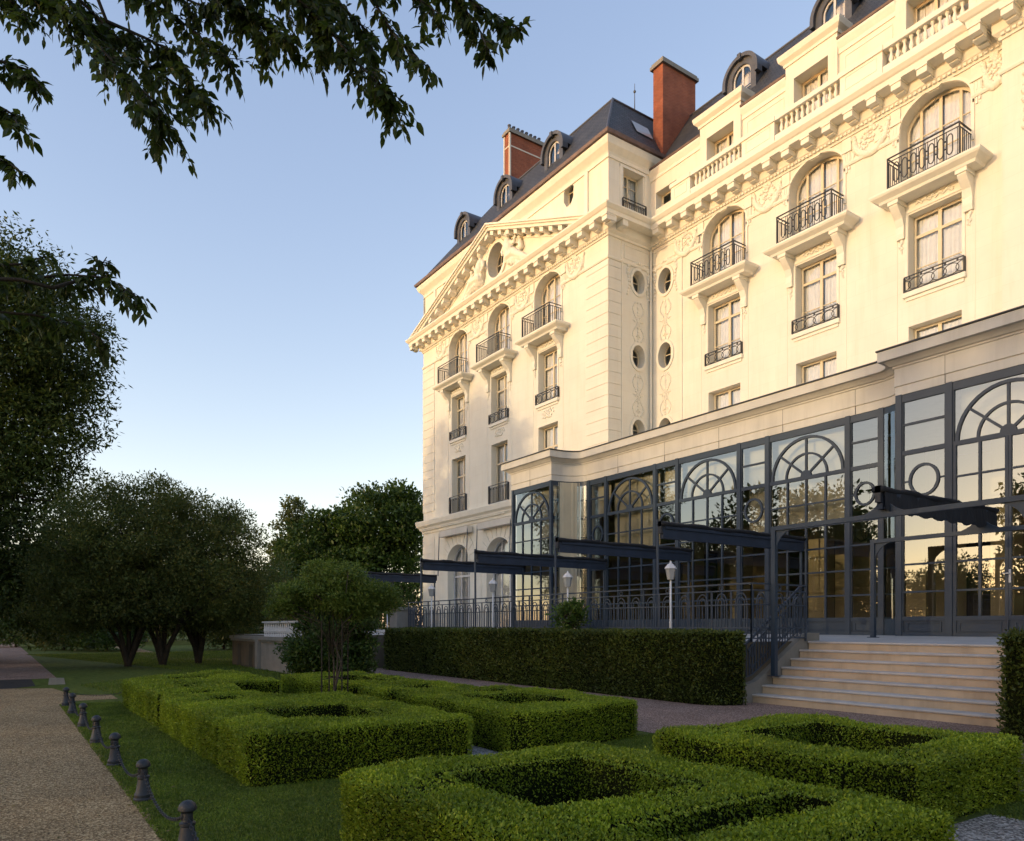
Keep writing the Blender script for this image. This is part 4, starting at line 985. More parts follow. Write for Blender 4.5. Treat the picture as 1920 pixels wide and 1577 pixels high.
# ------------------------------------------------------------------ awnings
AW=[(-6.92,12.15,16.3,'retracted navy awning with scalloped valance over the steps',True),
    (-12.0,12.2,17.45,'retracted navy awning nearest left of the steps, beside the white lamp',False),
    (-15.76,12.2,17.3,'retracted navy awning ending above the plant that pokes over the hedge',False),
    (-19.85,12.2,17.5,'long retracted navy awning passing in front of the left glass pavilion',False),
    (-23.5,12.2,16.6,'retracted navy awning in front of the arched hotel doors',False),
    (-30.4,12.2,16.5,'distant retracted navy awning partly behind the small staked tree',False),
    (-35.0,12.2,16.5,'farthest navy awning almost hidden by the small staked tree',False)]
for x,y0,y1,lab,val in AW:
    t=thing('awning',(x,y0,1.2),lab,'awning','retracted awnings over the terrace')
    F=side(x); zt=3.84
    mb=MB(); n=26; vs=[];fs=[]   # rolled cloth on top, slightly lumpy
    for i in range(n+1):
        y=y0+(y1-y0)*i/n; rr=.1+.012*math.sin(i*1.3)+.008*math.sin(i*2.9)
        for j in range(10):
            a=2*PI*j/10; vs.append((x+rr*1.25*math.cos(a),y,zt-.07+rr*.62*math.sin(a)-.012*(1+math.sin(i*.8))))
    for i in range(n):
        for j in range(10): fs.append((i*10+j,i*10+(j+1)%10,(i+1)*10+(j+1)%10,(i+1)*10+j))
    fs+=[tuple(range(9,-1,-1)),tuple(n*10+j for j in range(10))]; mb.add(vs,fs); mb.build('rolled_cloth','navy',t,smooth=True)
    mb=MB(); mb.box(x-.05,x+.05,y0+.06,y1,zt-.41,zt-.1); mb.box(x+.051,x+.085,y0+.1,y1-.02,zt-.19,zt-.12); mb.box(x+.051,x+.07,y0+.1,y1-.02,zt-.41,zt-.37); mb.build('fabric_fold','navy_face',t)
    mb=MB(); mb.box(x-.05,x+.05,y0,y0+.05,zt-.3,zt-.02); mb.box(x-.05,x+.05,y1,y1+.05,zt-.3,zt-.02); mb.build('end_bracket','iron_black',t)
    if val:
        mb=MB(); k=40; vs=[]
        for i in range(k+1):
            y=y0+.05+(y1-y0-.1)*i/k; sc=abs(math.sin(i*PI/5)); 
            vs+=[(x+.09+.01*math.sin(i),y,zt-.1),(x+.11+.02*math.sin(i*1.1),y,zt-.42-.07*sc)]
        mb.add(vs,[(2*i,2*i+2,2*i+3,2*i+1) for i in range(k)]); mb.build('valance','navy',t,recalc=False)
    else:
        mb=MB(); mb.tube([(x-.06,y0+.02,1.16),(x-.09,y0+.02,zt+.02)],.032,8); mb.build('support_pole','iron_blue',t)
        mb=MB(); mb.tube([(x,y1-.05,1.2),(x,y1-.05,zt-.3)],.035,8); mb.build('support_pole','frame_blue',t)
# ------------------------------------------------------------------ lamps
LP=[(-11.15,'white garden lamp closest to the steps, before the railing'),(-14.62,'white garden lamp beside the plant growing above the hedge'),(-18.05,'white garden lamp before the middle arched door'),(-21.75,'white garden lamp at the left corner of the hotel front')]
def lamp(x,y,z0,zt,lab):
    t=thing('garden_lamp',(x,y,z0),lab,'lamp','white lamps along the terrace railing')
    mb=MB(); mb.lathe([(.06,z0),(.05,z0+.1),(.03,z0+.14),(.028,z0+.36),(.036,z0+.38),(.022,z0+.42),(.022,zt-.36)],(x,y,0),10); mb.build('lamp_pole','white',t,smooth=True)
    mb=MB(); mb.lathe([(.07,zt-.36),(.115,zt-.13)],(x,y,0),6); mb.build('lantern','lampglass',t)
    mb=MB(); mb.lathe([(.135,zt-.13),(.12,zt-.1),(.06,zt-.03),(.03,zt-.02),(.02,zt+.03),(.001,zt+.04)],(x,y,0),6); mb.build('lamp_hood','white',t)
for x,l in LP: lamp(x,11.66,1.16,2.80,l)
lamp(-24.15,11.2,.9,2.3,'white lantern half hidden by the small staked tree')
# pier at the left end of the railing
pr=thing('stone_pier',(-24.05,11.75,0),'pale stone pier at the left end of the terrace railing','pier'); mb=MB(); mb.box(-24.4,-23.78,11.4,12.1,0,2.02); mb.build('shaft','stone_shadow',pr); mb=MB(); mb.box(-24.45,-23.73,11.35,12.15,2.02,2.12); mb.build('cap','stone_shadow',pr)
# low garden wall with doors on the far left
gw=thing('retaining_wall',(-27,7.2,0),'weathered garden wall with dark doorways under a white balustrade','wall')
Fg=front(7.2); mb=MB(); wall(mb,Fg,rect(-29.2,-20.9,-.05,1.0),[rect(-28.45,-27.95,.0,.82),rect(-26.9,-26.45,.0,.82)],.25); mb.add([(-29.2,7.2,-.05),(-29.2,12,-.05),(-29.2,12,1),(-29.2,7.2,1)],[(0,3,2,1)]); mb.build('wall_face','wall_old',gw,recalc=False)
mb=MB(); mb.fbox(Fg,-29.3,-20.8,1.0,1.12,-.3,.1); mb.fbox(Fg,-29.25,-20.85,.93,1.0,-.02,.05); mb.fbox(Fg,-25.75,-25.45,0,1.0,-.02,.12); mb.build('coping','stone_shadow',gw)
for u0,u1 in ((-28.45,-27.95),(-26.9,-26.45)):
    mb=MB(); mb.fbox(Fg,u0+.01,u1-.01,0,.81,-.23,-.2); mb.build('door','door_brown',gw)
mb=MB(); mb.fbox(Fg,-25.4,-20.95,.02,.92,-.01,.012); mb.build('painted_panel','stone_shadow',gw)
mb=MB()
for i in range(24): u=-25.35+i*.19; mb.lathe([(.03,1.12),(.015,1.2),(.04,1.3),(.016,1.5),(.03,1.57)],(u,7.3,0),6)
mb.fbox(Fg,-25.5,-20.85,1.56,1.62,-.16,-.04); mb.build('balustrade','white',gw)

# ================================================================== GROUND
def sheet(name,pts,z,mat,kind='structure'):
    mb=MB(); mb.add([(x,y,z) for x,y in pts],[tuple(range(len(pts)))]); return tag(mb.build(name,mat,recalc=False),kind=kind)
sheet('lawn',[(-500,-400),(300,-400),(300,500),(-500,500)],0,'lawn')
edge=[(6-i*.11,.93+.022*math.sin(i*1.7)+.018*math.sin(i*.63)+random.uniform(-.012,.012)) for i in range(200)]
sheet('gravel_path',[(-21.05,-4.5),(6,-4.5)]+edge+[(-16.0,.93),(-16.9,1.2),(-16.9,1.95),(-18.0,1.95),(-18.3,1.3),(-20.6,1.0),(-21.05,.2)],.004,'gravel')
sheet('parterre_gravel',[(-11.2,4.05),(-2.0,4.05),(6,4.05),(6,6.35),(-2.72,6.35),(-2.72,5.2),(-5.2,4.9),(-11.2,4.9)],.004,'gravel_grey')
sheet('red_gravel_path',[(-24,7.9),(-11,7.35),(6,7.35),(6,11.9),(-24,11.9)],.005,'gravel_red')
sheet('shade_strip',[(-24.6,-9),(-21.0,-9),(-21.0,.2),(-21.6,.7),(-24.4,.7)],.006,'shade_ground')  # dark band of shade at the path end, painted as a ground sheet
sheet('park_path',[(-110,-6),(-24.5,-6),(-24.5,1.3),(-110,1.0)],.004,'gravel_red')
sheet('lawn_path',[(-60,6.5),(-36,5.5),(-30,11.0),(-29.4,11.9),(-31,12),(-37,6.6),(-60,7.8)],.0045,'gravel')
# ------------------------------------------------------------------ leaf meshes
def leaf_arrays(p,a,nrm,L,W):
    b=np.cross(a,nrm); b/= (np.linalg.norm(b,axis=1,keepdims=True)+1e-9)
    L=L[:,None]; W=W[:,None]
    v=np.stack([p,p+a*L*.45+b*W*.5,p+a*L,p+a*L*.45-b*W*.5],1)
    return v.reshape(-1,3)
def unit(v): return v/(np.linalg.norm(v,axis=1,keepdims=True)+1e-9)
def mesh_from(name,verts,nq,mat,parent=None,core=None,mats=None):
    """quads laid out 4 verts each; optional core (MB) appended as second material"""
    me=bpy.data.meshes.new(name)
    V=verts; extra=0; faces_extra=[]
    n=len(V)
    if core is not None:
        V=np.concatenate([V,np.array(core.v,dtype=float)]); faces_extra=[[i+n for i in f] for f in core.f]
    me.vertices.add(len(V)); me.vertices.foreach_set('co',V.astype(np.float32).ravel())
    loops=np.arange(nq*4,dtype=np.int32); tot=[4]*nq; ls=list(loops)
    ex=[i for f in faces_extra for i in f]
    me.loops.add(nq*4+len(ex)); me.loops.foreach_set('vertex_index',np.concatenate([loops,np.array(ex,dtype=np.int32)]) if ex else loops)
    starts=list(range(0,nq*4,4)); s0=nq*4; mi=[0]*nq
    for f in faces_extra: starts.append(s0); tot.append(len(f)); s0+=len(f); mi.append(1)
    me.polygons.add(len(tot)); me.polygons.foreach_set('loop_start',starts)
    try: me.polygons.foreach_set('loop_total',tot)
    except Exception: pass
    for m in (mats or [mat]): me.materials.append(M[m])
    me.polygons.foreach_set('material_index',mi)
    me.update(calc_edges=True); me.validate()
    return link(name,me,parent)
# ------------------------------------------------------------------ hedges
def inpoly(P,poly):
    x,y=P[:,0],P[:,1]; ins=np.zeros(len(P),bool); n=len(poly)
    for i in range(n):
        x0,y0=poly[i]; x1,y1=poly[(i+1)%n]
        c=((y0>y)!=(y1>y)); xi=(x1-x0)*(y-y0)/((y1-y0) if abs(y1-y0)>1e-9 else 1e-9)+x0; ins^=c&(x<xi)
    return ins
def hedge(name,outer,holes,z1,leaf,dens,mat,label,cat='hedge',group=None,rough=.012,seed=1,zb=0.,wscale=.5):
    g=np.random.default_rng(seed)
    def bulge(x,y): return .018*np.sin(x*3.1+seed)*np.cos(y*2.7)+.012*np.sin(x*7.3+y*5.1+seed)
    loops=[outer]+holes
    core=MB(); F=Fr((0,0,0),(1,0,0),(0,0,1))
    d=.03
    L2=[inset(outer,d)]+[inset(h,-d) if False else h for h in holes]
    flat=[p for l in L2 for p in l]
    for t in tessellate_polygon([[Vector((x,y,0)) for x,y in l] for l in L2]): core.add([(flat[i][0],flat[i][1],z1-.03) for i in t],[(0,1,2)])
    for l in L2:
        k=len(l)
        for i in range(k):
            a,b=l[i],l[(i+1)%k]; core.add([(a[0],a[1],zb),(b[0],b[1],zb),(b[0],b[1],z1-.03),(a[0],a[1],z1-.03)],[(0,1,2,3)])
    xs=[p[0] for p in outer]; ys=[p[1] for p in outer]; A=(max(xs)-min(xs))*(max(ys)-min(ys))
    n=int(A*dens); P=np.stack([g.uniform(min(xs),max(xs),n),g.uniform(min(ys),max(ys),n)],1); keep=inpoly(P,outer)
    for h in holes: keep&=~inpoly(P,h)
    P=P[keep]; n=len(P)
    # round the shoulders: drop near edges
    dist=np.full(n,9.)
    for l in loops:
        k=len(l)
        for i in range(k):
            a=np.array(l[i]); b=np.array(l[(i+1)%k]); ab=b-a; t=np.clip(((P-a)@ab)/(ab@ab+1e-9),0,1); dist=np.minimum(dist,np.linalg.norm(P-(a+t[:,None]*ab),axis=1))
    zz=z1-.012+bulge(P[:,0],P[:,1])+g.normal(0,rough,n)-.05*np.clip(1-dist/.07,0,1)**2
    top=np.column_stack([P,zz]); dt=unit(np.column_stack([g.normal(0,.55,n),g.normal(0,.55,n),np.abs(g.normal(.75,.3,n))])); nt=unit(g.normal(0,1,(n,3)))
    pts=[top];dirs=[dt];nr=[nt]
    for li,l in enumerate(loops):
        k=len(l)
        for i in range(k):
            a=np.array(l[i]);b=np.array(l[(i+1)%k]); ab=b-a; ln=np.linalg.norm(ab)
            if ln<1e-4: continue
            nn=np.array([ab[1],-ab[0]])/ln    # outwards for CCW outer
            if li>0: nn=nn*1.0 if False else -nn*(-1 if False else 1)
            m=int(ln*(z1-zb)*dens*.9); t=g.uniform(0,1,m); z=zb+.01+(z1-zb-.02)*g.uniform(0,1,m)**.9
            q=a+t[:,None]*ab; off=g.normal(-.004,rough,m)+bulge(q[:,0]+z,q[:,1]-z)-.045*np.clip(1-(z1-z)/.06,0,1)**2
            if li>0: nn2=nn
            sgn=1 if li==0 else 1
            q=q+nn*off[:,None]*sgn
            pts.append(np.column_stack([q,z])); dd=np.column_stack([np.tile(nn,(m,1))*g.uniform(.3,1,(m,1))+g.normal(0,.4,(m,2)),g.normal(.35,.45,m)]); dirs.append(unit(dd)); nr.append(unit(g.normal(0,1,(m,3))))
    P=np.concatenate(pts);D=np.concatenate(dirs);Nn=np.concatenate(nr); n=len(P)
    Ls=leaf*g.uniform(.6,1.25,n); v=leaf_arrays(P-D*(Ls*.4)[:,None],D,Nn,Ls,Ls*wscale*g.uniform(.75,1.2,n))
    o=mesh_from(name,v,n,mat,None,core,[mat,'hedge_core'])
    tag(o,label,cat,group); return o
def ccw(p):
    a=sum(p[i][0]*p[(i+1)%len(p)][1]-p[(i+1)%len(p)][0]*p[i][1] for i in range(len(p))); return p if a>0 else p[::-1]
def cw(p): return ccw(p)[::-1]
def rc(x0,x1,y0,y1): return [(x0,y0),(x1,y0),(x1,y1),(x0,y1)]
def rr(x0,x1,y0,y1,r=.1):
    out=[]
    for cx,cy,a in ((x1-r,y0+r,-PI/2),(x1-r,y1-r,0),(x0+r,y1-r,PI/2),(x0+r,y0+r,PI)):
        for i in range(4): t=a+PI/2*i/3; out.append((cx+r*math.cos(t),cy+r*math.sin(t)))
    return out
GB='clipped box hedges of the parterre'
HZ=.5
hedge('box_hedge',ccw([(-4.85,1.98),(-4.75,1.87),(-1.93,1.87),(-1.93,4.12),(-4.75,4.12),(-4.85,4.02)]),[cw(rr(-4.42,-3.15,2.38,3.62)),cw(rr(-2.78,-2.38,2.45,3.86,.06))],HZ,.023,12500,'box_leaf','nearest box hedge in the front, a thick square ring with a deep hole',group=GB,seed=11)
hedge('box_hedge',ccw([(-11.4,1.85),(-8.2,1.85),(-8.18,2.02),(-8.06,2.02),(-8.04,1.85),(-6.95,1.85),(-6.85,1.95),(-6.85,4.1),(-6.95,4.2),(-10.45,4.2),(-10.45,3.2),(-11.4,3.2)]),[cw(rr(-9.05,-7.65,2.45,3.62)),cw(rr(-11.05,-10.3,2.3,2.82,.06))],HZ,.026,8800,'box_leaf','long low box hedge beside the chain and bollards with a tall dark front face',group=GB,seed=12)
hedge('box_hedge',ccw([(-15.3,1.85),(-11.83,1.85),(-11.76,1.95),(-11.76,3.05),(-13.4,3.3),(-13.4,4.15),(-16.3,4.25),(-17.25,4.0),(-15.9,2.6)]),[cw(rr(-15.6,-14.75,2.55,3.4,.06)),cw(rr(-13.55,-12.85,2.4,2.72,.06)),cw(rr(-14.4,-13.7,2.4,2.7,.05))],HZ,.034,4000,'box_leaf','farthest left box hedge of the parterre, before the dark multi trunk trees',group=GB,seed=13)
hedge('box_hedge',ccw([(-15.05,4.65),(-12.5,4.62),(-11.65,4.75),(-11.65,6.3),(-14.9,6.3)]),[cw(rr(-14.3,-12.4,5.1,5.95))],HZ,.034,4000,'box_leaf','box hedge ring standing behind the small staked tree',group=GB,seed=14)
hedge('box_hedge',ccw([(-11.45,4.8),(-10.25,4.72),(-10.25,6.35),(-11.45,6.4)]),[cw(rr(-11.15,-10.6,5.2,5.95,.06))],HZ,.034,4000,'box_leaf','small square box hedge between the staked tree and the tall hedge',group=GB,seed=15)
hedge('box_hedge',ccw([(-10.12,4.82),(-6.9,4.72),(-6.78,4.85),(-7.2,6.9),(-7.35,7.0),(-10.12,6.9)]),[cw(rr(-9.1,-7.55,5.3,6.4)),cw(rr(-9.85,-9.4,5.5,6.6,.06))],HZ,.028,6500,'box_leaf','middle box hedge with a square hole, in front of the tall dark hedge',group=GB,seed=16)
hedge('box_hedge',ccw([(-5.05,5.1),(-4.95,5.0),(-3.1,5.0),(-2.75,5.35),(-2.8,7.15),(-2.95,7.3),(-4.95,7.3),(-5.05,7.2)]),[cw(rr(-4.62,-3.2,5.5,6.9))],HZ,.026,8500,'box_leaf','right box hedge ring nearest the stone steps',group=GB,seed=17)
GT='tall clipped hedges in front of the terrace'
hedge('tall_hedge',ccw(rr(-23.2,-14.1,10.62,11.5,.12)),[],1.37,.07,1500,'yew_leaf','long left part of the tall dark clipped hedge under the railing',group=GT,rough=.02,seed=21)
hedge('tall_hedge',ccw([(-14.14,10.66),(-9.6,10.66),(-9.35,10.74),(-9.15,10.9),(-9.03,11.15),(-9.0,11.36),(-9.4,11.42),(-14.14,11.42)]),[],1.36,.06,2000,'yew_leaf','tall dark clipped hedge ending beside the stone steps',group=GT,rough=.02,seed=22)
hedge('tall_hedge',ccw(rr(-4.42,-1.0,10.6,11.5,.12)),[],1.36,.06,2000,'yew_leaf','tall clipped hedge at the right edge, right of the steps',group=GT,rough=.03,seed=23)
# grass
def grass(name,polys,dens,h,seed,label=None):
    g=np.random.default_rng(seed); PP=[]
    for poly in polys:
        xs=[p[0] for p in poly]; ys=[p[1] for p in poly]; n=int((max(xs)-min(xs))*(max(ys)-min(ys))*dens)
        P=np.stack([g.uniform(min(xs),max(xs),n),g.uniform(min(ys),max(ys),n)],1); PP.append(P[inpoly(P,poly)])
    P=np.concatenate(PP); n=len(P); D=unit(np.column_stack([g.normal(0,.45,n),g.normal(0,.45,n),np.full(n,.8)])); L=h*g.uniform(.5,1.3,n)
    v=leaf_arrays(np.column_stack([P,np.zeros(n)]),D,unit(g.normal(0,1,(n,3))),L,np.full(n,.007)*g.uniform(.7,1.6,n)*(1+h*4))
    return tag(mesh_from(name,v,n,'grass'),kind='stuff')
tag(grass('grass',[[(-8,.9),(-2,.9),(-2,1.9),(-8,1.9)],[(-6.9,1.85),(-4.8,1.85),(-4.8,4.1),(-6.9,4.1)]],9000,.02,31),'short mown grass along the parterre hedges','grass')
tag(grass('grass',[[(-16.2,.9),(-8,.9),(-8,1.9),(-16.2,1.9)],[(-7.1,4.9),(-5,4.9),(-5,7.3),(-7.3,7.3)],[(-2.85,6.3),(2,6.3),(2,7.35),(-2.85,7.35)]],5200,.026,32),'short grass between the hedges and the bollards further away','grass')
tag(grass('grass',[[(-21,1.6),(-16.9,2.1),(-17,8),(-26,8),(-33,14),(-45,14),(-45,1),(-26,5)]],420,.08,33),'lawn grass under the far trees','grass')
# ================================================================== TREES
def tree(name,base,trunk,crown,leafn,leaf,mat,label,cat='tree',group=None,seed=1,clump=.9,droop=.0,wscale=.45,bark='bark',spread=1.,fill=.25,up=.3,stems=None,gaps=.0):
    """crown: list of (center, (rx,ry,rz), weight)"""
    g=np.random.default_rng(seed); rnd=random.Random(seed)
    t=thing(name,base,label,cat,group)
    C=[];Wt=[]
    for c,r,w in crown:
        vol=r[0]*r[1]+r[1]*r[2]+r[0]*r[2]
        Wt.append(vol*w)
    Wt=np.array(Wt); tot=Wt.sum(); area=tot*4.2; ncl=max(8,int(area/(clump*clump*1.1)))
    cen=[];rad=[]
    for (c,r,w),ww in zip(crown,Wt):
        k=max(3,int(ncl*ww/tot)); d=unit(g.normal(0,1,(k,3))); rr_=np.where(g.uniform(0,1,k)<fill,g.uniform(.25,.75,k),g.uniform(.72,1.02,k))
        cen.append(np.array(c)+d*np.array(r)*rr_[:,None]); rad.append(clump*g.uniform(.55,1.25,k))
    cen=np.concatenate(cen);rad=np.concatenate(rad); keep=cen[:,2]-rad*.3>base[2]+(.4 if trunk[1]>1.0 else .03); cen=cen[keep];rad=rad[keep]
    if gaps: kp=g.uniform(0,1,len(cen))>gaps; cen=cen[kp];rad=rad[kp]
    per=np.maximum(6,(leafn*rad**2/np.sum(rad**2))).astype(int)
    idx=np.repeat(np.arange(len(cen)),per); n=len(idx)
    off=unit(g.normal(0,1,(n,3)))*(g.uniform(0,1,n)**.45)[:,None]; off*=np.array([1,1,.62])
    P=cen[idx]+off*rad[idx][:,None]*spread
    if droop: P[:,2]-=droop*np.abs(g.normal(0,1,n))*rad[idx]
    D=unit(off*.8+g.normal(0,.55,(n,3))+np.array([0,0,up-droop*1.6])); Nn=unit(g.normal(0,.7,(n,3))+np.array([0,0,.8]))
    L=leaf*g.uniform(.6,1.3,n); v=leaf_arrays(P,D,Nn,L,L*wscale)
    mesh_from('crown',v,n,mat,t)
    # trunk, limbs and boughs reaching the clumps
    b=Vector(base); r0,zt=trunk; mb=MB()
    stems=stems or [(0,0)]
    top=[]
    for sx,sy in stems:
        e=b+Vector((sx,sy,zt)); m1=b+Vector((sx*.25,sy*.25,zt*.35)); m2=b+Vector((sx*.6+rnd.uniform(-.1,.1),sy*.6+rnd.uniform(-.1,.1),zt*.7))
        rs=r0/ math.sqrt(len(stems))
        mb.tube([b+Vector((0,0,-.1)),b+Vector((sx*.05,sy*.05,.12)),m1,m2,e],[rs*1.5,rs*1.1,rs,rs*.85,rs*.65],9); top.append((e,rs*.6))
    sel=list(range(len(cen))); rnd.shuffle(sel)
    for i in sel[:min(len(sel),46)]:
        c=Vector(cen[i]); e,r_=min(top,key=lambda q:(q[0]-c).length); 
        s0=e-Vector((0,0,rnd.uniform(0,.25)*zt)); mid=s0.lerp(c,.5)+Vector((rnd.uniform(-.3,.3),rnd.uniform(-.3,.3),rnd.uniform(0,.12)*(c-s0).length))
        mb.tube([s0,mid,c],[r_*.45,r_*.22,.012],5)
    o=mb.build('trunk',bark,t,smooth=True)
    return t
def A_(px,py,d): p=at(px,py,d); return (p.x,p.y,p.z)
def el(px,py,d,rx,rz,w=1,ry=None): return (A_(px,py,d),(rx,ry or rx,rz),w)
# big drooping tree at the left edge
bx=at(-60,1215,33)
tree('weeping_tree',(bx.x,bx.y,0),(.42,6.5),[el(-70,540,33,3.6,3.2),el(25,545,32.5,2.6,2.7),el(60,610,32,3.2,2.6),el(105,665,32,2.2,2.2),el(-60,700,33,4.4,4.0),el(80,760,32,2.5,2.6),el(40,840,32,2.6,2.2),el(-30,900,32,3.6,3.0),el(60,980,31,2.4,2.6),el(85,1090,30.5,2.0,2.2),el(-40,1080,31,3.0,2.6),el(-220,700,34,5,6.5),el(-230,1000,34,4.5,4)],150000,.24,'leaf_willow','huge drooping tree filling the left edge of the view',seed=41,clump=.8,droop=.22,wscale=.36,fill=.3,up=.05)
# dark low crowned trees in the middle left
GD='dark multi trunk trees on the lawn'
p1=at(240,1252,27.2); p2=at(305,1250,27.6); p3=at(372,1246,29)
tree('spreading_tree',(p1.x,p1.y,0),(.21,1.9),[el(205,1010,27,2.3,1.9),el(150,1060,27,1.5,2.0),el(260,1050,26.5,2.2,1.8),el(180,1120,26.5,2.2,1.1),el(255,1130,26,1.8,.9),el(130,1150,26.5,1.6,.8),el(225,1165,27.5,1.3,.45),el(230,930,27,.9,.5),el(190,925,27.3,.6,.5)],62000,.12,'leaf_dark','dark spreading tree with low leaning trunks, leftmost of the three on the lawn',group=GD,seed=42,clump=.55,wscale=.4,bark='bark_dark',stems=[(-1.7,-.6),(-.6,.7),(.7,-.6),(1.4,.6),(.1,1.0),(-1.0,.2),(.3,.1)],fill=.35,gaps=.08)
tree('spreading_tree',(p2.x,p2.y,0),(.21,2.0),[el(320,1030,27.6,2.3,2.1),el(290,960,28,1.6,1.0),el(370,1080,27.2,2.0,1.6),el(310,1130,26.8,2.0,.9),el(340,1165,28,1.4,.45),el(300,930,28,.8,.6),el(345,955,28,.7,.5)],52000,.12,'leaf_dark','dark spreading tree with a curved low limb, middle one of the three on the lawn',group=GD,seed=43,clump=.55,wscale=.4,bark='bark_dark',stems=[(-1.1,.3),(.3,.1),(1.5,.5),(-.3,-.7),(.8,-.4)],fill=.35,gaps=.08)
tree('spreading_tree',(p3.x,p3.y,0),(.21,1.9),[el(420,1060,29,2.4,2.0),el(395,1000,29.5,1.5,1.3),el(470,1110,28.5,1.5,1.2),el(400,1120,28.5,2.2,1.1),el(440,1145,28.2,1.6,.8),el(395,1165,29.5,1.4,.45),el(430,985,29,.8,.6)],52000,.12,'leaf_dark','dark spreading tree with three upright stems, nearest the old garden wall',group=GD,seed=44,clump=.55,wscale=.4,bark='bark_dark',stems=[(-.9,.1),(.0,.5),(1.0,.2),(.4,-.6),(-.3,-.3)],fill=.35,gaps=.08)
# trees behind the terrace
p=at(700,1180,56); tree('lime_tree',(p.x,p.y,0),(.5,6),[el(715,985,56,3.6,2.6),el(655,1010,56,2.6,2.2),el(760,1000,55,2.0,2.4),el(700,1080,55,4.0,2.2),el(722,930,56,1.6,1.0),el(768,945,56,.9,1.0)],30000,.3,'leaf_lime','broad leafy green tree close to the left corner of the hotel',seed=45,clump=1.1,wscale=.6,fill=.3)
p=at(575,1180,56); tree('lime_tree',(p.x,p.y,0),(.4,5),[el(590,1030,56,2.5,2.0),el(560,1090,55,2.8,2.0),el(640,1060,55,2.4,1.8),el(600,990,56,1.4,1.0)],20000,.28,'leaf_lime','lower rounded green tree left of the broad tree behind the terrace',seed=46,clump=1.0,wscale=.6,fill=.3)
p=at(545,1180,64); tree('oak_tree',(p.x,p.y,0),(.4,7),[el(548,960,64,1.0,1.2),el(535,985,64,1.1,.6),el(565,975,64,1.0,.8),el(545,1030,64,1.8,1.4),el(552,945,64,.5,.5)],5000,.26,'leaf_dark','thin topped oak with open ragged branches behind the rounded green trees',seed=47,clump=.55,wscale=.6,fill=.2,gaps=.25)
GF='distant park trees'
far=[(500,1190,75,3.2,1085,'leaf_light','pale green tree between the dark trees and the green trees by the terrace'),(440,1190,85,3.6,1075,'leaf_lime','distant green tree seen behind the third dark tree'),(360,1190,80,4.2,1050,'leaf_lime','distant tree hidden behind the middle dark tree'),(270,1190,70,4,1030,'leaf_light','taller pale tree rising just over the dark trees'),(165,1190,62,3.6,985,'leaf_light','pale tree rising between the drooping tree and the dark trees'),(90,1190,75,4,1060,'leaf_lime','distant tree behind the drooping tree over the path'),(20,1190,90,5,1040,'leaf_lime','distant tree where the park path disappears')]
for i,(px,py,d,r,ptop,mt,lab) in enumerate(far):
    q=at(px,py,d); zc=CH+(HOR-ptop)*d/FPX
    tree('park_tree',(q.x,q.y,0),(.3,zc*.5),[((q.x,q.y,zc-1.5),(r,r,1.9),1),((q.x+r*.5,q.y-.5,zc*.5+.2),(r*.9,r*.9,zc*.4),1),((q.x-r*.5,q.y+.5,zc*.45),(r*.9,r*.9,zc*.4),1)],9000,.34,mt,lab,group=GF,seed=60+i,clump=1.1,wscale=.6)
GU='dark shrubs in the undergrowth'
for i,(px,d,r,h,lab) in enumerate([(30,52,2.6,1.9,'dark shrub at the end of the park path'),(120,46,2.4,1.6,'dark shrub behind the leaning trunks, far left'),(200,44,2.2,1.5,'dark shrub behind the leftmost dark tree'),(420,47,2.3,2.0,'dark shrub left of the old garden wall'),(505,46,3.0,5.2,'tall green shrub between the dark trees and the terrace'),(310,60,3.2,3.4,'green shrub seen between the trunks of the dark trees'),(770,52,3.0,4.6,'green shrub beyond the left end of the terrace railing'),(715,50,2.6,3.6,'green shrub behind the small staked tree')]):
    q=at(px,1200,d); tree('shrub',(q.x,q.y,0),(.08,.6),[((q.x,q.y,h*.55),(r,r,h*.5),1)],5000,.2,'leaf_dark' if i%2 else 'leaf_lime',lab,'shrub',GU,seed=80+i,clump=.5,wscale=.5)
# big round shrub before the terrace corner
q=at(618,1250,20.6); tree('round_shrub',(q.x,q.y,0),(.12,.8),[((q.x,q.y,1.3),(1.0,.95,1.25),1),((q.x+.3,q.y+.35,1.5),(.8,.8,1.1),1),((q.x-.25,q.y-.3,.8),(.95,.9,.8),1),((q.x+.35,q.y+.2,.6),(.95,.8,.6),1),((q.x-.1,q.y-.1,2.1),(.65,.65,.55),1)],34000,.11,'leaf_lime','large dark green shrub at the left end of the tall hedge','shrub',seed=90,clump=.32,wscale=.5,bark='bark_dark')
# plant poking over the hedge
q=at(1052,1180,17.6); tree('young_shrub',(q.x,q.y+.25,1.0),(.03,.5),[((q.x,q.y+.25,1.62),(.38,.3,.36),1),((q.x+.15,q.y+.25,1.9),(.2,.2,.22),1)],1700,.11,'leaf_lime','young green plant poking up over the tall hedge before the railing','plant',seed=91,clump=.2,wscale=.45)
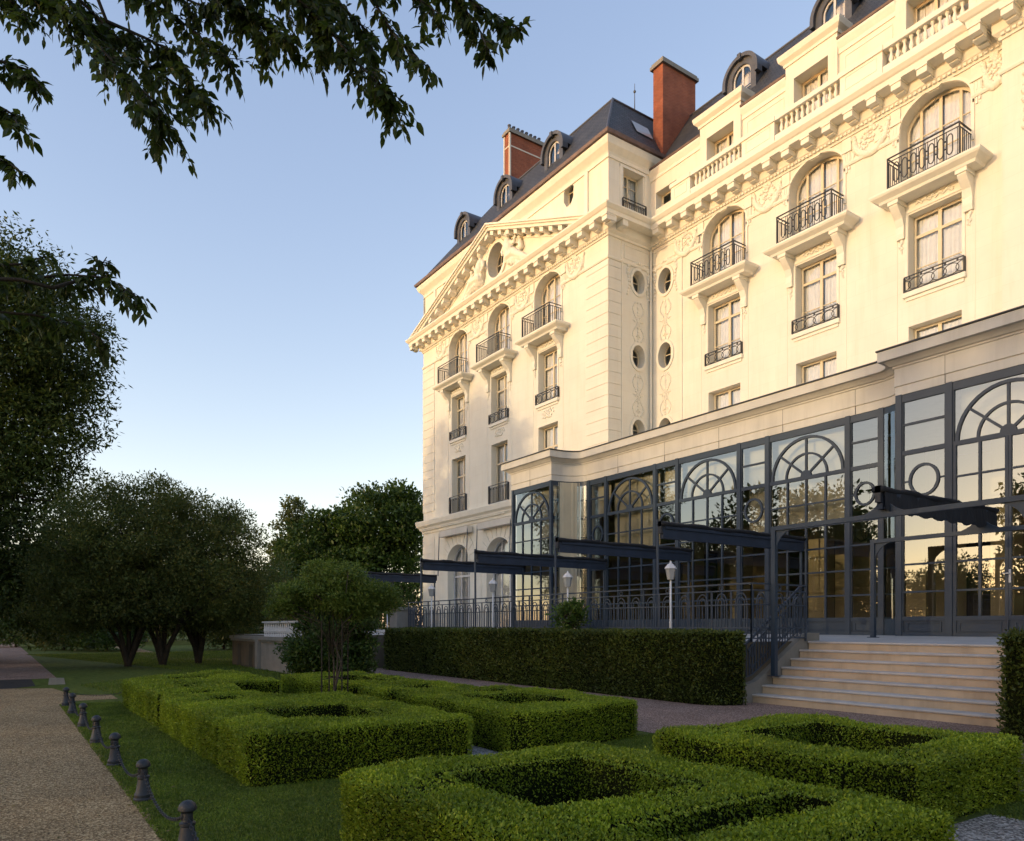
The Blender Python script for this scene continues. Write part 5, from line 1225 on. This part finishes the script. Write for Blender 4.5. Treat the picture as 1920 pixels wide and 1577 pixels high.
# small staked tree in the parterre
sb=at(628,1345,12.0); sx,sy=sb.x,sb.y
def C3(px,py,d=12.0): p=at(px,py,d); return (p.x,p.y,p.z)
tree('staked_tree',(sx,sy,0),(.03,1.25),[(C3(628,1110),(.62,.6,.28),1),(C3(560,1125),(.42,.4,.26),1),(C3(690,1115),(.45,.45,.3),1),(C3(640,1085),(.5,.45,.2),1),(C3(530,1140),(.25,.25,.15),1),(C3(725,1130),(.2,.2,.18),1),(C3(600,1080),(.3,.3,.2),1),(C3(655,1135),(.55,.5,.22),1)],44000,.052,'leaf_fresh','small standard tree with an airy flat crown tied to thin stakes','tree',seed=92,clump=.17,wscale=.42,stems=[(-.12,.0),(.02,.03),(.05,-.04)],fill=.45,gaps=.1)
GS='thin stakes round the small tree'
for i,(px,lab) in enumerate([(603,'leftmost thin stake round the small tree'),(617,'second thin stake from the left at the small tree'),(641,'thin stake just right of the small tree stem'),(652,'rightmost thin stake at the small tree')]):
    p=at(px,1345,12.0+(.25 if i%2 else -.2)); t=thing('garden_stake',(p.x,p.y,0),lab,'stake',GS); mb=MB(); mb.tube([(p.x,p.y,0),(p.x+.01,p.y,1.55)],.012,6); mb.build('pole','bark_dark',t)
    mb=MB(); mb.tube([(p.x,p.y,.62),(sx,sy,.64)],.006,4); mb.build('tie','bark_dark',t)
# -------- overhanging tree above the photographer, its twigs with single leaves
ot=thing('overhanging_tree',(1.5,-4.2,0),'tall tree overhead whose leafy twigs hang in from the top and the left edge','tree')
curves=[  # (pixel polyline, depth, sub twigs, spread px)
 ([(-20,-90),(40,-30),(90,0),(130,20)],6.1,14,42),
 ([(250,-60),(330,-10),(400,20),(470,25)],6.5,22,42),
 ([(420,-60),(500,-20),(590,0),(650,15)],6.3,22,40),
 ([(560,-60),(600,20),(610,70),(600,95)],6.0,18,38),
 ([(200,40),(270,70),(330,100),(350,150)],6.2,20,40),
 ([(-60,-80),(60,-20),(150,50),(230,135),(290,190),(315,250)],6.0,46,62),
 ([(90,-60),(190,40),(270,120),(350,170),(395,185)],6.3,34,48),
 ([(170,-70),(260,-10),(340,40),(400,90),(430,110)],6.6,30,48),
 ([(330,-70),(420,-10),(500,40),(545,85)],6.2,30,45),
 ([(480,-80),(560,0),(620,60),(665,115),(715,160),(735,185)],5.8,40,48),
 ([(560,-60),(640,10),(690,60),(700,100)],6.4,20,40),
 ([(650,-60),(700,0),(735,60),(765,95),(800,125)],5.6,12,34),
 ([(790,-70),(850,-5),(895,45),(915,95)],5.7,15,34),
 ([(830,-50),(900,15),(945,40),(975,55)],5.9,13,30),
 ([(-90,100),(0,115),(50,130),(78,165)],5.8,13,34),
 ([(-90,180),(-10,195),(25,215),(35,240)],5.6,9,28),
 ([(-90,280),(-20,290),(15,305),(40,322)],5.9,7,22),
 ([(-120,530),(20,525),(130,515),(200,520),(262,560)],6.2,20,38),
 ([(-60,500),(40,495),(85,480)],6.0,7,24),
 ([(100,540),(180,515),(200,482)],6.1,5,22),
 ([(-80,580),(60,590),(150,610),(195,640)],6.4,16,34)]
fork=Vector((1.3,-3.6,3.0))
def spline(P,n=6):
    out=[]
    for i in range(len(P)-1):
        p0=P[max(i-1,0)];p1=P[i];p2=P[i+1];p3=P[min(i+2,len(P)-1)]
        for k in range(n):
            t=k/n; out.append(.5*((2*p1)+(p2-p0)*t+(2*p0-5*p1+4*p2-p3)*t*t+(3*p1-p0-3*p2+p3)*t**3))
    return out+[P[-1]]
b1=spline([fork,Vector((-.4,-2.6,5.2)),Vector((-2.4,-1.9,7.0)),at(-260,-230,6.2),at(80,-185,6.3),at(330,-215,6.4),at(620,-180,6.1),at(900,-140,5.8)])
b2=spline([fork,Vector((-1.6,-3.4,4.4)),Vector((-3.6,-3.2,4.9)),at(-430,60,6.2),at(-260,220,6.1),at(-190,420,6.2),at(-150,560,6.3)])
bough_pts=b1[14:]+b2[14:]
curves+=[([(60,-70),(130,0),(190,70),(215,110)],6.2,18,40),([(-70,-60),(-10,-20),(30,10),(55,40)],6.1,14,36),([(380,-60),(450,0),(480,60),(495,95)],6.4,18,38),([(700,-70),(760,-20),(800,10),(830,30)],6.0,10,34),([(-200,-260),(0,-240),(200,-225)],6.3,26,70),([(200,-240),(450,-230),(650,-220)],6.3,34,70),([(600,-215),(780,-205),(930,-220)],6.0,22,60)]
LV=[];LF=[]
def leafpoly(p,d,n,L,W):
    b=d.cross(n); 
    if b.length<1e-5: return
    b.normalize(); n2=b.cross(d).normalized(); base=len(LV); dr=Vector((0,0,-.16*L))
    st=[(0,.0,0),(.28,.42,.1),(.6,.40,.3),(1,0,1.)]
    mid=[p+d*L*t+dr*q for t,w,q in st]
    fold=n2*(.10*W)
    vs=[mid[0],mid[1]+b*W*st[1][1]+fold,mid[2]+b*W*st[2][1]+fold,mid[3],mid[2]-b*W*st[2][1]+fold,mid[1]-b*W*st[1][1]+fold,mid[1],mid[2]]
    LV.extend(vs); LF.extend([(base,base+6,base+1),(base+6,base+7,base+2,base+1),(base+7,base+3,base+2),(base,base+5,base+6),(base+6,base+5,base+4,base+7),(base+7,base+4,base+3)])
tw=MB(); tw.tube(b1,[.13*(1-i/len(b1))+.022 for i in range(len(b1))],9); tw.tube(b2,[.10*(1-i/len(b2))+.018 for i in range(len(b2))],9); rnd=random.Random(5); limb_top=Vector((.2,-1.2,6.2))
for pl,d0,nsub,sp in curves:
    pts=[]; 
    for i in range(len(pl)-1):
        for k in range(6): 
            t=k/6; pts.append(at(pl[i][0]+(pl[i+1][0]-pl[i][0])*t,pl[i][1]+(pl[i+1][1]-pl[i][1])*t,d0+.25*math.sin(i+k*.3)))
    pts.append(at(pl[-1][0],pl[-1][1],d0))
    n=len(pts); tw.tube(pts,[.014*(1-i/n)+.0025 for i in range(n)],5)
    s0=pts[0]
    if not pl[0][1]<-200:
        bt=min(bough_pts,key=lambda q:(q-s0).length); md_=bt.lerp(s0,.5)+Vector((rnd.uniform(-.12,.12),rnd.uniform(-.12,.12),.10))
        tw.tube([bt,bt.lerp(md_,.5)+Vector((0,0,.05)),md_,md_.lerp(s0,.5)+Vector((0,0,.03)),s0],[.026,.022,.019,.016,.014],5)
    pxm=d0/FPX
    nsub=int(nsub*2.05)
    for j in range(nsub):
        t=(j+rnd.random())/nsub; t=.12+.88*t; i=min(n-2,int(t*(n-1))); o=pts[i].lerp(pts[i+1],t*(n-1)-i); dr=(pts[i+1]-pts[i]).normalized()
        sd=Vector((rnd.gauss(0,1),rnd.gauss(0,1),rnd.gauss(-.25,.7))); sd=(sd-dr*sd.dot(dr)); sd.normalize()
        d=(dr*rnd.uniform(.35,1.0)+sd*rnd.uniform(.4,1.0)+Vector((0,0,-.3))).normalized()
        Lt=sp*pxm*rnd.uniform(.55,1.5); q=[o]; 
        for k in range(5): d=(d+Vector((rnd.gauss(0,.12),rnd.gauss(0,.12),-.10))).normalized(); q.append(q[-1]+d*Lt/5)
        tw.tube(q,[.0035,.003,.0028,.0024,.002,.0015],4)
        nl=rnd.randint(6,10)
        for k in range(nl):
            tt=(k+.6)/nl*5; ii=min(4,int(tt)); pp=q[ii].lerp(q[ii+1],tt-ii); dd=(q[ii+1]-q[ii]).normalized()
            side_=dd.cross(Vector((rnd.gauss(0,.4),rnd.gauss(0,.4),1))).normalized()*(1 if k%2 else -1)
            ld=(dd*.55+side_*rnd.uniform(.5,1.)+Vector((rnd.gauss(0,.25),rnd.gauss(0,.25),-.32+rnd.gauss(0,.3)))).normalized()
            if k==nl-1: ld=(dd+Vector((0,0,-.3))).normalized()
            nn=Vector((rnd.gauss(0,.6),rnd.gauss(0,.6),1)).normalized()
            ll=rnd.uniform(.052,.105); leafpoly(pp,ld,nn,ll,ll*rnd.uniform(.46,.6))
mb=MB(); mb.v=[tuple(v) for v in LV]; mb.f=LF; mb.mi=[0]*len(LF); mb.build('leaves','leaf_near',ot,recalc=False)
tw.tube([(1.5,-4.2,-.1),(1.45,-4.1,.6),(1.3,-3.6,3),(.9,-2.6,5),limb_top],[.42,.33,.28,.22,.06],12); tw.tube([(1.3,-3.6,3),(1.8,-3.8,6),(2.2,-4,9)],[.24,.18,.08],10)
tw.build('branches','bark_dark',ot,smooth=True)
# high crown, out of the frame above the camera
g=np.random.default_rng(77); k=70; cen=np.column_stack([g.uniform(-2.5,6,k),g.uniform(-8,1.2,k),g.uniform(6.8,12,k)]); idx=np.repeat(np.arange(k),110); n=len(idx)
P=cen[idx]+g.normal(0,.55,(n,3)); v=leaf_arrays(P,unit(g.normal(0,.6,(n,3))+np.array([0,0,-.5])),unit(g.normal(0,.7,(n,3))+np.array([0,0,1.])),np.full(n,.16),np.full(n,.09)); mesh_from('crown',v,n,'leaf_near',ot)
# trees behind the photographer: they stand across the path, shade the garden and are mirrored in the glass
GR='row of tall trees behind the photographer'
sh=[(-64,-52,15),(-57,-58,17),(-36,-61,18.5),(-29.5,-60,20),(-23,-61,19.5),(-16.5,-60,22.5),(-10,-61,23.5),(-3.5,-60,23),(3.5,-61,22.5),(10.5,-60,22)]
for i,(x,y,h) in enumerate(sh):
    tree('shade_tree',(x,y,0),(.4,h*.4),[((x,y,h*.72),(3.6,3.4,h*.26),1),((x+1,y,h*.4),(3.9,3.4,h*.3),1),((x-1,y+.5,h*.22),(3.6,3.2,h*.2),1)],7000,.55,'leaf_lime','tall tree in the row far behind the photographer, shading the garden','tree',GR,seed=100+i,clump=1.3,wscale=.6)
GL='low trees at the far side of the park behind the photographer'
for i,x in enumerate((-116,-107,-98,-90,-82,-74,-69,-47)):
    h=7.5+1.8*math.sin(i*2.1); y=-64-3*math.cos(i*1.7)
    tree('low_tree',(x,y,0),(.25,h*.4),[((x,y,h*.62),(4.6,3.2,h*.34),1),((x+.6,y,h*.3),(4.8,3.2,h*.3),1)],3500,.6,'leaf_lime','low rounded tree far behind the photographer at the park edge','tree',GL,seed=140+i,clump=1.4,wscale=.6)
GQ='smaller trees across the path behind the photographer'
for i,(x,y,h,r) in enumerate([(-25.5,-4.5,9.6,2.6),(-31,-5.5,10.5,3.0),(-37.5,-9,9.0,3.0),(-44,-60,10,4),(-50,-60,8.5,4),(-46,-30,7,3.5)]):
    tree('path_tree',(x,y,0),(.25,h*.4),[((x,y,h*.7),(r,r,h*.3),1),((x,y,h*.35),(r*1.1,r*1.1,h*.3),1)],9000,.34,'leaf_lime','leafy tree across the path to the left of the photographer','tree',GQ,seed=120+i,clump=.9,wscale=.5)
g=np.random.default_rng(55); n=420; P=np.column_stack([g.uniform(-16,-1,n),.9-np.abs(g.normal(0,.9,n))+g.uniform(0,1,n)*(g.uniform(0,1,n)<.35)*.9,np.full(n,.012)]); ang=g.uniform(0,6.28,n)
fl=mesh_from('fallen_leaves',leaf_arrays(P,np.column_stack([np.cos(ang),np.sin(ang),g.uniform(0,.3,n)]),unit(np.column_stack([g.normal(0,.3,n),g.normal(0,.3,n),np.ones(n)])),g.uniform(.02,.045,n),g.uniform(.012,.025,n)),n,'leaf_dead'); tag(fl,'scattered small fallen leaves along the path edge','fallen leaves',kind='stuff')
# ================================================================== BOLLARDS AND CHAINS
BX=[-5.14,-6.94,-8.83,-10.67,-12.49,-14.45,-15.9]
bl_lab=['iron bollard nearest the camera, cut by the bottom edge','second iron bollard from the camera with a worn conical foot','third iron bollard from the camera','fourth iron bollard, middle of the chained row','fifth iron bollard of the chained row','sixth iron bollard, next to the last of the row','last and smallest looking bollard at the end of the chained row']
first=None
def bollard_proto():
    t=thing('bollard',(0,0,0)); 
    mb=MB(); mb.lathe([(.078,0),(.078,.02),(.07,.03),(.072,.055),(.06,.075),(.045,.165),(.042,.18),(.05,.19),(.05,.205),(.036,.215),(.033,.265),(.04,.275)],(0,0,0),16); a=mb.build('body','cast_iron',t); smooth_angle(a,30)
    mb=MB(); mb.lathe([(.03,.272),(.056,.285),(.058,.3),(.048,.325),(.028,.342),(.001,.35)],(0,0,0),16); b=mb.build('cap','cast_iron',t); smooth_angle(b,40)
    mb=MB()
    mb.tube([(.02*math.cos(q),-.036,.245+.02*math.sin(q)) for q in [2*PI*i/10 for i in range(11)]],.004,5); c=mb.build('chain_ring','cast_iron',t)
    return t
first=bollard_proto()
for i,x in enumerate(BX):
    if i==0: o=first
    else:
        o=first.copy(); COL.objects.link(o)
        for ch in first.children:
            c=ch.copy(); COL.objects.link(c); c.parent=o
    o.location=(x,.99,0); o.rotation_euler=(0,0,random.uniform(-.2,.2)); tag(o,bl_lab[i],'bollard','iron bollards along the gravel path')
def chain(p,q,sag,lab):
    t=MB(); p=Vector(p);q=Vector(q); n=int((q-p).length*1.06/.034); 
    pts=[p.lerp(q,i/n)+Vector((0,0,-sag*4*(i/n)*(1-i/n))) for i in range(n+1)]
    for i in range(n):
        a,b=pts[i],pts[i+1]; d=(b-a); L=d.length; d.normalize(); s_=d.cross(Vector((0,0,1))).normalized(); u=s_.cross(d)
        w=s_ if i%2 else u; c=(a+b)/2; hl=L*.68
        t.tube([c+d*hl*math.cos(k*PI/4)+w*.011*math.sin(k*PI/4) for k in range(9)],.0038,4,False)
    o=t.build('chain','cast_iron'); tag(o,lab,'chain','chains between the bollards')
ch_lab=['sagging chain between the nearest two bollards','chain between the second and third bollards','chain between the third and fourth bollards','chain between the fourth and fifth bollards','chain between the fifth and sixth bollards','chain between the last two bollards']
for i in range(6): chain((BX[i]-.04,.985,.245),(BX[i+1]+.04,.985,.245),.16 if i<5 else .1,ch_lab[i])
chain((-15.9,1.03,.245),(-16.6,2.2,.2),.08,'chain turning from the last bollard towards the far hedge')
chain((-5.1,.985,.245),(-3.4,.985,.245),.16,'chain running out of the frame past the nearest bollard')
sb_=thing('stone_block',(-22.1,1.2,0),'small rough stone block on the lawn edge at the end of the gravel path','stone block'); mb=MB(); mb.hexa([(-22.3,1.0,0),(-21.9,.98,0),(-21.9,1.35,0),(-22.3,1.35,0),(-22.27,1.03,.15),(-21.92,1.0,.16),(-21.93,1.32,.155),(-22.27,1.32,.14)]); mb.build('block','cheek',sb_)
# ================================================================== CAMERA, SUN, SKY
cam=bpy.data.cameras.new('camera'); co=bpy.data.objects.new('camera',cam); COL.objects.link(co); S.camera=co
co.location=(0,0,CH); co.rotation_euler=(R(90),0,math.atan2(CC,SS)); cam.sensor_width=36; cam.lens=FPX/1920*36; cam.shift_y=(HOR-788.5)/1920; cam.clip_start=.05; cam.clip_end=3000
EL,AZ=R(9.0),R(7.0)      # sun height; bearing left of the facade normal
to_sun=Vector((-math.sin(AZ)*math.cos(EL),-math.cos(AZ)*math.cos(EL),math.sin(EL)))
sd=bpy.data.lights.new('sun','SUN'); sd.energy=.62; sd.angle=R(.5); sd.color=(1.0,.74,.40); so=bpy.data.objects.new('sun',sd); COL.objects.link(so); so.rotation_euler=(-to_sun).to_track_quat('-Z','Y').to_euler(); so.location=(0,-30,40)
w=bpy.data.worlds.new('World'); S.world=w; w.use_nodes=True; nt=w.node_tree; nt.nodes.clear(); o=nt.nodes.new('ShaderNodeOutputWorld'); b=nt.nodes.new('ShaderNodeBackground'); sk=nt.nodes.new('ShaderNodeTexSky')
sk.sky_type='NISHITA'; sk.sun_disc=False; sk.sun_elevation=EL; sk.sun_rotation=math.atan2(to_sun.x,to_sun.y); sk.altitude=100; sk.air_density=1.0; sk.dust_density=.55; sk.ozone_density=.6
b.inputs[1].default_value=.15; mx=nt.nodes.new('ShaderNodeMix'); mx.data_type='RGBA'; mx.blend_type='MULTIPLY'; mx.inputs[0].default_value=1; mx.inputs[7].default_value=(1.08*.82,.97*.74,1.02*.6,1); nt.links.new(sk.outputs[0],mx.inputs[6]); ad=nt.nodes.new('ShaderNodeMix'); ad.data_type='RGBA'; ad.blend_type='ADD'; ad.inputs[0].default_value=1; ad.inputs[7].default_value=(.145,.275,.66,1); nt.links.new(mx.outputs[2],ad.inputs[6]); nt.links.new(ad.outputs[2],b.inputs[0]); nt.links.new(b.outputs[0],o.inputs[0])
vs_=S.view_settings; vs_.view_transform='Standard'; vs_.look='None'; vs_.exposure=1.55; vs_.gamma=1
S.cycles.max_bounces=8; S.cycles.transparent_max_bounces=16; S.cycles.diffuse_bounces=3; S.cycles.glossy_bounces=4
S.cycles.use_denoising=True
S.cycles.caustics_reflective=False; S.cycles.caustics_refractive=False
